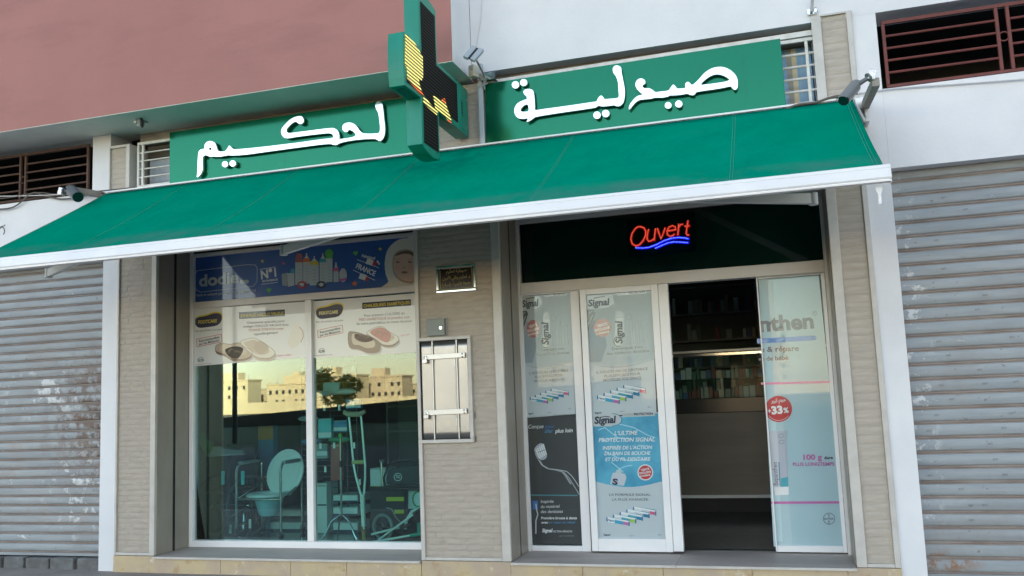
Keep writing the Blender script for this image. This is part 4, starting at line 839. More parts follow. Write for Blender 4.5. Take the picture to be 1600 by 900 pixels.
def white_signal(T, p, x0, y0, k=1.0, dim=False):
    """artwork of the white toothpaste poster; x0,y0 its top left corner"""
    f = lambda a, b: (x0 + a * k + b * .040, y0 + b - a * .075 * k)
    F = lambda pts: [f(*q) for q in pts]
    p.poly(paper_s, F([(0, 0), (103, 0), (103, 195), (0, 195)]), 0)
    p.poly(M('ink mist', (.45, .50, .52), .55), F([(0, 8)] + [(103, 8), (103, 112)] + [(103 - t * 103 / 12, 112 + 9 * math.sin(math.pi * t / 12)) for t in range(1, 12)] + [(0, 112)]), .4)
    p.poly(I['pale'], F([(103, 112)] + [(103 - t * 103 / 12, 112 + 9 * math.sin(math.pi * t / 12)) for t in range(1, 12)] + [(0, 112)] + [(t * 103 / 12, 112 + 7.4 * math.sin(math.pi * t / 12)) for t in range(1, 12)]), .7)
    p.poly(M('ink bluegrey', (.30, .35, .39), .5), F([(0, 50), (12, 44), (26, 60), (30, 85), (20, 110), (0, 109)]), .6)
    p.poly(I['white'], F([(46, 2), (94, 2), (94, 8.5), (50, 8.5)]), 1); p.text(I['pale'], 'EXPERT', f(50, 7.4), f(66, 7.4), 4, 3); p.text(I['grey'], 'PROTECTION', f(67, 7.4), f(92, 7.4), 4, 3, bold=.03)
    p.poly(I['pale2'], F([(0, 6), (36, 6), (42, 9), (44, 15), (42, 21), (34, 26), (0, 26)]), 1.2); p.ring(I['pale'], f(26, 16.5), 18 * k, 10.5, .9, 1.6, -95, 95)
    p.text(I['deepblue'] if False else M('ink logo grey', (.045, .06, .085), .5), 'Signal', f(3, 22), f(37, 22), 10.5, 3, bold=.035, shear=.15); p.line(I['grey'], F([(12, 10), (22, 8.6), (30, 8.6)]), 1.6, 2)
    p.poly(I['charcoal'], F([(0, 28), (12, 28), (15, 33), (8, 48), (1, 60), (0, 60)]), 1); p.line(I['pale'], F([(3, 34), (9, 30)]), 1, 2); p.line(I['pale'], F([(2, 50), (10, 36)]), 1, 2)
    p.ell(I['rose'], f(24, 57), 13.5 * k, 14, 1.5, 28)
    for j, (t_, w_) in enumerate((('VENTE', 16), ('EXCLUSIVE', 23), ('EN PHARMACIE', 21))): p.text(I['white'], t_, f(24 - w_ / 2, 54 + j * 6 + 2), f(24 + w_ / 2, 54 + j * 6 - 1), 4.4 - j * .5, 3, bold=.03)
    p.poly(I['pale2'], F([(42, 86), (45, 40), (47, 34), (56, 34), (58, 40), (58, 72), (54, 86)]), 1.4); p.poly(I['pale'], F([(47, 33), (56, 33), (57, 44), (46, 44)]), 1.7)
    vs, fs = textmesh('Signal', .035, .15); y = p.y_(3); a = at(*f(54, 84), y); b = at(*f(55, 48), y); wx = max(v.x for v in vs); sc_ = (b - a).length / wx
    p.L(MC['ink logo grey'], 3).add([a + (b - a).normalized() * v.x * sc_ + Vector((-1, 0, 0)) * v.y * sc_ for v in vs], fs)
    p.ring(I['grey'], f(48, 80), 7, 8, 1.2, 1.8, 60, 230)
    for xx, hh, lp in ((62, 62, 0), (70, 40, 1), (74, 52, 0), (80, 48, 0), (86, 56, 0), (93, 54, 0)):
        p.line(I['pale'], F([(xx, hh), (xx + 1.5, 86)]), 1.1, 1.6)
        if lp: p.ring(I['pale'], f(66, 43), 4.4, 5, .9, 1.7)
    p.poly(I['pale'], F([(28, 92), (48, 92), (52, 116), (30, 118)]), .9) if False else None
    p.text(I['grey'], 'Développé avec', f(38, 93), f(86, 93), 4.6, 3); p.text(I['grey'], 'des médecins dentistes', f(29, 100), f(96, 100), 4.6, 3)
    for j, (t_, a, b) in enumerate((('IL N’EXISTE PAS DE DENTIFRICE', 12, 92), ('PLUS EFFICACE POUR', 24, 80), ('PROTÉGER VOS DENTS', 22, 81))): p.text(I['grey'], t_, f(a, 128 + j * 6.6), f(b, 128 + j * 6.6), 4.2, 3)
    x, y = f(11, 167); tubes(p, x, y, 1.0 if k > .95 else .8)
    p.text(I['navy'], 'Signal', f(7, 190), f(17, 190), 2.6, 3, bold=.03); p.text(I['grey'], 'expert', f(46, 190), f(54, 190), 1.8, 3); p.text(I['navy'], 'N°1', f(90, 187), f(95, 187), 2.4, 3)
PFY = FY + .0105; PLY = LYd + .0105
T, p = poster(PFY, 'grey white toothpaste poster at the top of the fixed side panel', 'poster', 'toothpaste posters', (855, 640))
white_signal(T, p, 812.5, 458, .765); p.build(T)
T, p = poster(PLY, 'grey white toothpaste poster in the upper half of the sliding door', 'poster', 'toothpaste posters', (970, 640))
white_signal(T, p, 915, 457, 1.0); p.build(T)
# black toothbrush poster
T, p = poster(PFY, 'black toothbrush poster at the bottom of the fixed side panel', 'poster', None, (865, 850))
sheet(p, I['charcoal'], [(821, 649.5), (898.5, 646.5), (911, 851), (829.5, 850)])
zb = lambda x, y: (800 + x / 3.912, 640 + y / 3.913)
def tx(m_, t_, a, b, h, bold=0, sh=.2): p.text(m_, t_, zb(*a), zb(*b), h, 3, bold=bold, shear=sh)
tx(I['white'], 'Conçue', (100, 116), (193, 113), 6.2); tx(I['blue'], 'pour', (203, 114), (260, 112), 6.2); tx(M('ink steel blue', (.06, .26, .5), .5), 'aller', (200, 142), (252, 141), 6.2); tx(I['white'], 'plus loin', (264, 142), (372, 137), 6.2, .02)
hd = [(140, 245), (150, 232), (168, 212), (182, 210), (195, 230), (212, 268), (210, 292), (190, 305), (165, 305), (150, 290)]
p.poly(I['silver2'], smooth_closed([zb(*q) for q in [(136, 242), (150, 222), (172, 206), (190, 212), (206, 250), (214, 285), (200, 304), (176, 308), (156, 292), (142, 266)]], 2), 1.1)
for k in range(5): p.line(I['white'], [zb(146 + k * 11, 242 - k * 8), zb(170 + k * 10, 300 - k * 6)], 2.1, 1.2)
p.line(I['charcoal'], [zb(160, 262), zb(204, 244)], .8, 1.3)
p.line(I['pale'], [zb(*q) for q in [(140, 240), (145, 275), (160, 305), (182, 340), (215, 360), (270, 370), (320, 385), (350, 420), (375, 460), (400, 500), (410, 520)]], 1.4, 1.4)
p.line(I['pale2'], [zb(*q) for q in [(168, 310), (190, 342), (225, 362), (280, 368), (335, 378), (365, 405), (390, 440), (408, 470)]], 1.2, 1.5)
p.line(I['pale'], [zb(*q) for q in [(300, 372), (325, 400), (345, 432), (360, 455)]], 2.4, 1.3)
p.line(I['teal'], [zb(110, 522), zb(400, 524)], 1.0, 1); p.line(I['grey'], [zb(110, 527), zb(400, 529)], .8, 1)
p.poly(I['blue'], [zb(126, 558), zb(158, 557), (*zb(160, 610),), zb(128, 612)], 1); p.line(I['pale2'], [zb(*q) for q in [(146, 575), (150, 610), (158, 640), (146, 680), (146, 760)]], 1.8, 1.5)
for k, (t_, b) in enumerate((('Inspirée', 255), ('du matériel', 292), ('des dentistes', 312))): tx(I['white'], t_, (176, 571 + k * 31), (b, 569 + k * 31), 5, 0)
tx(I['white'], 'Première brosse à dents', (177, 670), (397, 670), 4, .025); tx(I['white'], 'avec', (179, 696), (222, 696), 3.6, .03); tx(MC['ink steel blue'], 'un cœur en métal', (227, 696), (386, 696), 4, 0)
tx(I['white'], 'Signal', (184, 749), (249, 749), 5.4, .04); tx(I['white'], 'ULTRA-REACH', (251, 750), (367, 750), 3, .01, 0); tx(I['pale'], 'par toothforce', (290, 775), (378, 775), 1.8, 0)
p.build(T)
# blue toothpaste poster
T, p = poster(PLY, 'blue toothpaste poster in the lower half of the sliding door', 'poster', None, (985, 840))
sheet(p, paper_s, [(924, 655.5), (1028.5, 644), (1041.5, 843.5), (934.5, 844.5)])
def cv(lo, hi, d): return [(930 + (1034 - 930) * t / 14, lo + (hi - lo) * t / 14 + d * math.sin(math.pi * t / 14)) for t in range(15)]
low = cv(752, 752, 9)
p.poly(M('ink water blue', (.02, .25, .42), .4, col2=(.09, .42, .58), scale=4, detail=5), [(924.5, 657), (1028, 645.5), (1034.5, 752)] + low[::-1][1:-1] + [(930, 752)], .5)
p.poly(I['silver'], low + [(x, y + 2.2 * math.sin(math.pi * k / 14)) for k, (x, y) in list(enumerate(low))[::-1]], .8)
for q in ([(935, 672), (945, 668), (955, 676), (965, 684)], [(965, 662), (990, 668), (1012, 680), (1024, 684)], [(945, 705), (965, 715), (985, 720), (1010, 718)], [(955, 722), (965, 730), (974, 738)], [(940, 690), (960, 684), (985, 686)]): p.line(I['water'], q, 1.3, 1)
zs = lambda x, y: (800 + x / 3.912, 640 + y / 3.913)
p.poly(I['pale2'], [zs(490, 42), zs(600, 28), zs(640, 22), zs(668, 45), zs(665, 75), zs(640, 95), zs(600, 103), zs(492, 103)], 1.4); p.poly(I['pale2'], [zs(670, 25), zs(872, 12), zs(875, 38), zs(680, 46)], 1.4)
p.ring(I['deepblue'], zs(600, 62), 18.5, 10, .9, 1.8, -80, 80); p.text(I['navy'], 'Signal', zs(504, 86), zs(638, 80), 11, 3, bold=.04, shear=.15); p.line(I['navy'], [zs(538, 48), zs(570, 42), zs(600, 46)], 1.3, 2)
p.text(I['pale'], 'EXPERT', zs(684, 38), zs(742, 35), 3.6, 3); p.text(I['navy'], 'PROTECTION', zs(746, 36), zs(860, 31), 3.8, 3, bold=.03)
for t_, a, b, h in (("L’ULTIME", (626, 156), (770, 153), 6.4), ('PROTECTION SIGNAL', (530, 198), (874, 194), 6.4), ('INSPIRÉE DE L’ACTION', (554, 245), (858, 240), 5.6), ('DU BAIN DE BOUCHE', (565, 279), (848, 276), 5.6), ('ET DU FIL DENTAIRE', (570, 315), (848, 312), 5.6)): p.text(I['white'], t_, zs(*a), zs(*b), h, 3, bold=.02, shear=.2)
p.poly(I['silver'], [zs(618, 385), zs(690, 392), zs(700, 415), zs(684, 466), zs(600, 455), zs(608, 410)], 1.5); p.poly(I['pale2'], [zs(640, 368), zs(662, 370), zs(672, 390), zs(632, 386)], 1.6); p.line(I['water'], [zs(650, 366), zs(690, 348), zs(735, 340)], 1.2, 1.6)
p.text(I['navy'], 'S', zs(612, 455), zs(646, 460), 9, 3, bold=.05); p.ell(I['white'], zs(815, 384), 12.3, 12.6, 1.5); p.ell(I['red'], zs(815, 384), 10.6, 10.9, 1.9)
for j, (t_, w_) in enumerate((('VENTE', 13), ('EXCLUSIVE', 18), ('EN PHARMACIE', 16))): c = zs(815, 372 + j * 18); p.text(I['white'], t_, (c[0] - w_ / 2, c[1] + 1.4), (c[0] + w_ / 2, c[1] - 1.2), 3.4 - .3 * j, 3, bold=.03)
p.text(I['grey'], 'LA FORMULE SIGNAL', zs(594, 528), zs(848, 528), 4, 3); p.text(I['grey'], 'LA PLUS AVANCÉE', zs(612, 557), zs(832, 557), 4, 3)
x, y = zs(576, 680); tubes(p, x, y, 1.02)
p.text(I['navy'], 'Signal', zs(560, 770), zs(600, 770), 2.6, 3, bold=.03); p.text(I['grey'], 'expert', zs(714, 774), zs(748, 774), 1.6, 3); p.text(I['navy'], 'N°1', zs(895, 770), zs(915, 770), 2.4, 3); p.build(T)
# pale blue cream poster on the right door
BY = RYd + .0125
T, p = poster(BY, 'tall pale blue cream poster with pink lines and a grey tube on the right door', 'poster', None, (1260, 850))
sheet(p, I['sky'], [(1184.5, 432), (1278.5, 424.5), (1322, 855), (1209, 854)])
p.poly(M('ink sky pale', (.46, .62, .66), .5), [(1184.5, 432), (1199, 431), (1223, 846), (1209, 846)], .5)
zr = lambda x, y: (1030 + x / 2, 420 + y / 2)
p.text(I['bepgrey'], 'nthen', zr(316, 196), zr(484, 184), 24, 3, bold=.035); p.ring(I['bepgrey'], zr(486, 139), 3.4, 3.6, .6, 2.5); p.text(I['bepgrey'], 'R', (zr(483, 142)), (zr(489, 142)), 3.6, 3)
q = [zr(306, 226), zr(484, 216)]; p.line(I['bepblue'], q, 7.6, 1.6); p.ell(I['bepblue'], q[1], 3.8, 3.8, 1.6, 12)
p.text(I['bepgrey'], 'ge & répare', zr(304, 261), zr(437, 256), 8.5, 3, bold=.02); p.text(I['bepgrey'], 'es de bébé', zr(311, 288), zr(404, 284), 6.8, 3, bold=.02)
p.line(I['magenta'], [zr(318, 359), zr(540, 353)], 3.6, 1.5); p.line(I['magenta'], [zr(350, 731), zr(571, 730)], 3.8, 1.5)
p.ell(I['red'], zr(373, 438), 21, 20.5, 1.6, 36); p.text(I['white'], '33', zr(352, 454), zr(387, 451), 12, 3, bold=.05); p.text(I['white'], '%', zr(389, 450), zr(405, 449), 8, 3, bold=.04); p.text(I['white'], '+', zr(340, 452), zr(350, 452), 8, 3, bold=.03)
p.text(I['white'], arabic('حجم كبير'), zr(350, 418), zr(396, 414), 6, 3, bold=.02); p.ring(I['white'], zr(373, 438), 18.5, 18, .5, 2.5, 35, 145)
p.poly(I['silver'], [zr(337, 508), zr(402, 505), zr(399, 540), (zr(404, 680)), zr(361, 682), (zr(345, 560))], 1.5); p.poly(I['silver2'], [zr(368, 508), zr(402, 505), zr(399, 540), zr(404, 680), zr(378, 681), zr(372, 560)], 1.7)
p.poly(I['white'], [zr(360, 683), zr(405, 681), zr(405, 706), zr(362, 708)], 1.8); p.line(I['deepblue'], [zr(374, 604), zr(378, 678)], 1.4, 2); p.poly(I['teal'], [zr(380, 655), zr(402, 650), zr(403, 680), zr(381, 681)], 1.9)
p.ring(I['grey'], zr(381, 522), 3.6, 3, .5, 2.5, 0, 360, -30); p.ring(I['grey'], zr(383, 541), 3.6, 3, .5, 2.5)
vs, fs = textmesh('Bepanthen'); yy = p.y_(3); a = at(*zr(372, 678), yy); b = at(*zr(368, 604), yy); s_ = (b - a).length / max(v.x for v in vs)
p.L(I['bepgrey'], 3).add([a + (b - a).normalized() * v.x * s_ + Vector((-1, 0, 0)) * v.y * s_ * 1.2 for v in vs], fs)
p.text(I['magenta'], '100 g', zr(451, 597), zr(509, 596), 8.4, 3, bold=.035); p.text(I['navy'], 'dure', zr(516, 595), zr(543, 594), 4.6, 3, bold=.03); p.text(I['magenta'], 'PLUS LONGTEMPS', zr(418, 616), zr(548, 615), 5.4, 3, bold=.03)
p.ring(I['bepgrey'], (1295.5, 810.5), 8.9, 8.7, .9, 2.5); p.text(I['bepgrey'], 'BAYER', (1288, 812.2), (1303, 812.2), 3.2, 3, bold=.02)
for k, ch in enumerate('BAYER'):
    if k != 2: p.text(I['bepgrey'], ch, (1294 + .1 * k, 806 + k * 3.35), (1296.6 + .1 * k, 806 + k * 3.35), 2.6, 3, bold=.02)
p.poly(I['navy'], [(1226.5, 854), (1321, 855.2), (1321, 857.8), (1226.5, 857.2)], 1); p.build(T)
#OUVERT
OY = WY + .035
OS = thing('open_sign', at(1032, 400, OY), 'lit red and blue Ouvert sign hanging behind the dark transom glass', 'sign')
MB().hexa([at(u, v, OY + .012) for u, v in ((979, 343), (1086, 332), (1088, 392), (982, 402))], (0, .015, 0)).build('panel', M('black acrylic', (.010, .008, .014), .3), OS)
zo = lambda q: at(940 + q[0] / 7.273, 320 + q[1] / 7.273, OY)
redp = [[(440, 248), (480, 262), (503, 300), (500, 350), (475, 405), (430, 455), (390, 468), (350, 445), (333, 395), (345, 330), (380, 275), (410, 252), (440, 248)], [(535, 280), (520, 340), (518, 390), (535, 415), (565, 410), (600, 380)], [(613, 272), (605, 340), (598, 410)], [(635, 270), (655, 330), (675, 388), (700, 330), (725, 258)],
        [(745, 300), (845, 282), (835, 250), (805, 238), (765, 255), (745, 300), (748, 340), (780, 358), (810, 350), (832, 328)], [(878, 220), (872, 290), (865, 350)], [(878, 255), (900, 225), (930, 222)], [(982, 180), (970, 260), (962, 325), (975, 345), (998, 342)], [(945, 245), (1005, 238)]]
blup = [[(390, 490), (470, 492), (540, 485), (620, 455), (720, 405), (800, 380), (880, 372), (950, 378), (995, 390)], [(610, 495), (680, 465), (750, 435), (820, 422), (900, 425), (990, 432)]]
EXPI = .75
def led_line(paths, mt, md, nm, step=15):
    tb = MB(); db = MB()
    for P in paths:
        Q = [zo(q) for q in P]; tb.tube(Q, .0100, 6)
        for a, b in zip(P, P[1:]):
            l = math.hypot(b[0] - a[0], b[1] - a[1]); n = max(1, round(l / step))
            for k in range(n): t = k / n; db.ball(zo((a[0] + (b[0] - a[0]) * t, a[1] + (b[1] - a[1]) * t)) + Vector((0, -.0085, 0)), .0024, 6, 4)
    tb.build(nm, mt, OS); db.build('light_dots', md, OS)['kind'] = 'stuff'
led_line(redp, M('red glow tube', (.2, .0, .0), .5, emit=(1, .015, .01), estr=EXPI * .75), M('red led', (1, .3, .1), .5, emit=(1, .22, .14), estr=EXPI * 2.2), 'red_word')
led_line(blup, M('blue glow tube', (.0, .0, .3), .5, emit=(.02, .01, 1), estr=EXPI * 1.3), M('blue led', (.3, .3, 1), .5, emit=(.55, .6, 1), estr=EXPI * 2.6), 'blue_wave')
#PLAQUE
PQ = thing('name_plaque', at(714, 437, -.01), 'small black plaque with gold Arabic lettering in a silver frame on the pillar', 'plaque')
q0, q1, q2, q3 = (682, 418), (744, 413), (745, 455), (684, 460)
px0, px1, pz0, pz1 = -2.846, -2.479, 2.408, 2.645
yq = -.012
for b_ in ((px0, px1, pz0, pz0 + .024), (px0, px1, pz1 - .024, pz1), (px0, px0 + .024, pz0 + .0245, pz1 - .0245), (px1 - .024, px1, pz0 + .0245, pz1 - .0245)):
    MB().box(b_[0], b_[1], yq - .014, yq + .008, b_[2], b_[3]).build('frame', chrome, PQ, bevel=.006)
MB().box(px0 + .0245, px1 - .0245, yq - .004, yq + .007, pz0 + .0245, pz1 - .0245).build('plate', M('black gloss plate', (.008, .008, .01), .15), PQ)
gold = M('gold lettering', (.30, .25, .11), .5, metal=.2); pr = Print(yq - .005)
zq = lambda x, y: (670 + x / 13.84, 405 + y / 13.84)
pr.text(gold, arabic('صيدلية لحكيم'), zq(372, 300), zq(815, 262), 5.2, 3, bold=.015); pr.text(gold, arabic('د. لحكيم بناني الأمين'), zq(300, 450), zq(895, 395), 5.2, 3, bold=.015); pr.text(gold, arabic('جامعة فلنسيا - إسبانيا'), zq(290, 585), zq(912, 540), 5.2, 3, bold=.015)
for a, b in (((265, 212), (885, 168)), ((275, 668), (935, 612)), ((240, 250), (250, 640)), ((930, 195), (945, 575))): pr.line(gold, [zq(*a), zq(*b)], 1.1, 2)
for c in ((228, 218), (915, 165), (238, 672), (942, 622)): pr.ell(chrome_ if False else gold, zq(*c), 1.2, 1.2, 2, 10)
pr.build(PQ)
MT = thing('meter_box', (-2.855, -.02, 2.03), 'small grey metal box with a round lock above the steel cabinet', 'box')
MB().box(-2.937, -2.772, -.045, .0, 2.040, 2.185).build('case', M('grey green enamel', (.20, .225, .215), .45), MT, bevel=.004)
MB().disc((-2.805, -.0455, 2.105), (0, -1, 0), .013, n=16, thick=.006).build('lock', chrome, MT)
MB().box(-2.952, -2.757, -.012, -.001, 2.030, 2.197).build('plaster_edge', M('rough plaster', (.36, .34, .32), .9, bump=.01, bscale=60), MT)
# steel cabinet
CB = thing('steel_cabinet', (-2.795, -.03, 1.13), 'stainless steel meter cabinet with two padlocked bars set in the pillar', 'cabinet')
cx0, cx1, cz0, cz1 = CABX0, CABX1, CABZ0, CABZ1
for b_ in ((cx0, cx1, cz0, cz0 + .03), (cx0, cx1, cz1 - .03, cz1), (cx0, cx0 + .028, cz0 + .0305, cz1 - .0305), (cx1 - .03, cx1, cz0 + .0305, cz1 - .0305)): MB().box(b_[0], b_[1], -.030, .014, b_[2], b_[3]).build('stone_frame', marble, CB, bevel=.004)
ix0, ix1, iz0, iz1 = cx0 + .029, cx1 - .031, cz0 + .031, cz1 - .031; d1, d2 = ix0 + .118, ix1 - .105
def panel(x0, x1, y, nm, bow=.0):
    vs = []; fs = []; nx, nz = 8, 14
    for j in range(nz + 1):
        for i in range(nx + 1):
            s_ = i / nx; t = j / nz; e = 0 if i in (0, nx) or j in (0, nz) else 1
            vs.append((x0 + (x1 - x0) * s_, y - e * (bow * math.sin(math.pi * s_) + .0007 * math.sin(7 * t + 3 * s_)), iz0 + .002 + (iz1 - iz0 - .004) * t))
    for j in range(nz):
        for i in range(nx): a = j * (nx + 1) + i; fs.append((a, a + 1, a + nx + 2, a + nx + 1))
    o = MB().add(vs, fs).build(nm, steel, CB, smooth=True); s2 = o.modifiers.new('t', 'SOLIDIFY'); s2.thickness = .004; s2.offset = -1; return o
MB().box(ix0, ix1, .004, .012, iz0, iz1).build('back', black_m, CB)
panel(ix0 + .001, d1 - .006, -.010, 'side_panel', .001); panel(d1, d2, -.016, 'door', .0016); panel(d2 + .007, ix1 - .001, -.010, 'side_panel', .001)
for xx in (d1 - .003, d2 + .003): MB().box(xx - .0042, xx + .0042, -.020, -.006, iz0, iz1).build('edge_strip', steel_bar, CB)
for zz, tl in ((1.86, .018), (1.385, .012)):
    z_ = zz; MB().hexa([(ix0 + .035, -.034, z_ - .022), (ix1 - .022, -.034, z_ - .022 + .004), (ix1 - .022, -.034, z_ + .022 + .004), (ix0 + .035, -.034, z_ + .022)], (0, .006, 0)).build('locking_bar', steel_bar, CB, bevel=.002)
    for dz in (-.012, .014): MB().ball((ix1 - .045, -.036, z_ + dz), .007).build('bolt', chrome, CB)
    lx = ix0 + .055
    pk = MB().tube([(lx - .012 + .012 * (1 - math.cos(t)), -.046, z_ - .012 + .022 * math.sin(t)) for t in [k * math.pi / 8 for k in range(9)]], .0035, 8).build('padlock', chrome, CB, smooth=True)
    MB().box(lx - .021, lx + .021, -.056, -.036, z_ - .052, z_ - .014).build('padlock_body', M('padlock steel', (.5, .52, .56), .3, metal=.9), pk, bevel=.005)
for zz in (1.80, 1.30): MB().tube([(d2 - .012, -.022, zz - .03), (d2 - .012, -.022, zz + .03)], .005, 8).build('hinge', steel_bar, CB)
#INTERIOR
dk = M('black rubber', (.02, .02, .022), .6); ctube = M('chrome tube', (.70, .74, .74), .18, metal=.9)
plas = M('white plastic seat', (.82, .86, .87), .4); pail = M('pale blue pail', (.28, .55, .66), .4); pad = M('grey arm pad', (.33, .36, .37), .5)
FZ = .151
def Q(u, v, y): return at(u, v, y)
zi = lambda x, y: (290 + x / 3, 560 + y / 3)
def qi(x, y, d): return at(290 + x / 3, 560 + y / 3, d)
# commode chair
CC = thing('commode_chair', (-5.0, 1.0, FZ), 'chrome commode chair with white toilet seat and blue pail behind the left pane', 'chair')
yF, yB = .86, 1.35
fl = qi(237, 570, yF); fr = qi(445, 565, yF); rl = qi(356, 500, yB); rr_ = qi(543, 500, yB)
fl.z = .84; fr.z = .84; rl.z = .88; rr_.z = .88
for p_, nm in ((fl, 'leg'), (fr, 'leg'), (rl, 'leg'), (rr_, 'leg')):
    MB().tube([(p_.x, p_.y, FZ + .06), (p_.x, p_.y, p_.z)], .0125, 12).build(nm, ctube, CC, smooth=True)
    MB().tube([(p_.x, p_.y, FZ + .05), (p_.x, p_.y, FZ + .09)], .019, 12).build('caster_collar', chrome, CC, smooth=True)
    MB().tube([(p_.x - .012, p_.y + .01, FZ + .035), (p_.x + .012, p_.y + .01, FZ + .035)], .035, 14).build('caster', dk, CC, smooth=True)
for a, b in ((fl, rl), (fr, rr_)):
    MB().tube([(a.x, a.y, .84), (a.x + .005, a.y + .02, .895), (a.x + (b.x - a.x) * .1, a.y + .06, .91), (b.x, b.y, .90), (b.x, b.y, .80)], .0125, 10).build('arm_tube', ctube, CC, smooth=True)
    c = (Vector((a.x, a.y, .925)) + Vector((b.x, b.y, .915))) / 2; L_ = (b - a).length; an = math.atan2(b.y - a.y, b.x - a.x)
    MB().obb(c, L_ * .72, .05, .032, Matrix.Rotation(an, 3, 'Z')).build('arm_pad', pad, CC, bevel=.01)
sz = .56
MB().tube([(fl.x, yF, sz), (fr.x, yF, sz)], .011, 10).build('seat_rail', ctube, CC, smooth=True); MB().tube([(fl.x, yF, sz), (rl.x, yB, sz + .12)], .009, 8).build('brace', ctube, CC, smooth=True); MB().tube([(fr.x, yF, sz), (rr_.x, yB, sz + .12)], .009, 8).build('brace', ctube, CC, smooth=True)
cxx = (fl.x + rr_.x) / 2; cyy = (yF + yB) / 2
n = 32; ring_o = [(cxx + .235 * math.cos(2 * math.pi * k / n), cyy - .01 + .22 * math.sin(2 * math.pi * k / n)) for k in range(n)]
mb = MB()
prf = [(.125, .0), (.13, .03), (.20, .035), (.235, .02), (.235, .0)]
vs = []; fs = []
for k in range(n):
    for r_, z_ in prf: vs.append((cxx + r_ * math.cos(2 * math.pi * k / n), cyy - .01 + r_ * .93 * math.sin(2 * math.pi * k / n), sz + .012 + z_))
m_ = len(prf)
for k in range(n):
    for j in range(m_): a = k * m_ + j; b = k * m_ + (j + 1) % m_; c = ((k + 1) % n) * m_ + (j + 1) % m_; d = ((k + 1) % n) * m_ + j; fs.append((a, d, c, b))
MB().add(vs, fs).build('toilet_seat', plas, CC, smooth=True)
MB().tube([(cxx, cyy - .01, sz + .01), (cxx, cyy - .01, sz - .02), (cxx, cyy - .01, sz - .16), (cxx, cyy - .01, sz - .19)], [.15, .145, .11, .09], 24).build('pail', pail, CC, smooth=True)
lc = qi(470, 535, 1.28); tl = Vector((0, -1, .35)).normalized()
MB().disc(lc, tl, .215, .25, 32, .02).build('lid', plas, CC, smooth=True)
for rr2 in (.17, .11): MB().tube([lc + tl * .021 + Vector((rr2 * math.cos(t), 0, rr2 * 1.15 * math.sin(t))) - Vector((0, rr2 * 1.15 * math.sin(t) * -.35, 0)) for t in [k * math.pi / 14 for k in range(28)]], .004, 6, closed=True).build('lid_rib', plas, CC)
# dark wheelchair at the left
WC = thing('wheelchair', (-5.45, 1.2, FZ), 'dark folded wheelchair standing at the left end behind the window', 'wheelchair')
def wheel(T, c, ax, R_, m_r=dk, spokes=14, rt=.013, hub=True):
    ax = Vector(ax).normalized(); u = ax.orthogonal().normalized(); v_ = ax.cross(u)
    w_ = MB().tube([Vector(c) + (u * math.cos(t) + v_ * math.sin(t)) * R_ for t in [k * 2 * math.pi / 36 for k in range(36)]], rt, 8, closed=True).build('wheel', m_r, T, smooth=True)
    sp = MB()
    for k in range(spokes): t = 2 * math.pi * k / spokes; sp.tube([c, Vector(c) + (u * math.cos(t) + v_ * math.sin(t)) * R_], .0022, 4)
    sp.build('spokes', chrome, w_)['kind'] = 'stuff'
    if hub: MB().tube([Vector(c) - ax * .03, Vector(c) + ax * .03], .025, 12).build('hub', chrome, w_, smooth=True)
    return w_
wheel(WC, Vector((-5.50, 1.15, FZ + .315)), (1, -.25, 0), .30, M('grey tyre', (.10, .11, .11), .7)); wheel(WC, Vector((-5.98, 1.25, FZ + .315)), (1, -.25, 0), .30)
for yy_ in (.85, 1.35): MB().tube([(-5.55, yy_, .25), (-5.55, yy_, .95), (-5.55, yy_ + .05, 1.0)], .011, 8).build('frame_tube', dk, WC, smooth=True)
MB().tube([(-5.55, .85, .62), (-5.55, 1.4, .62)], .012, 8).build('frame_tube', dk, WC); MB().obb((-5.75, 1.15, .62), .35, .42, .03).build('seat', dk, WC, bevel=.008); MB().obb((-5.75, 1.38, .88), .35, .03, .42).build('backrest', dk, WC, bevel=.008)
wheel(WC, qi(190, 800, .9) * 1.0 if False else Vector((-5.38, .86, FZ + .09)), (1, -.3, 0), .085, dk, 5, .012); MB().tube([(-5.40, .9, .4), (-5.38, .86, .26)], .01, 8).build('fork', ctube, WC)
for (ax_, ay_) in ((210, 800), (302, 775)):
    a = qi(ax_, ay_, .9); MB().obb(a, .022, .02, .09).build('bright_clip', M('white reflector', (.8, .85, .85), .3), WC, bevel=.004)
for ax_ in (175, 268): a = qi(ax_, 560, 1.0); MB().obb(a, .035, .02, .14).build('cyan_tag', M('cyan plastic', (.08, .75, .8), .4), WC, bevel=.005); 
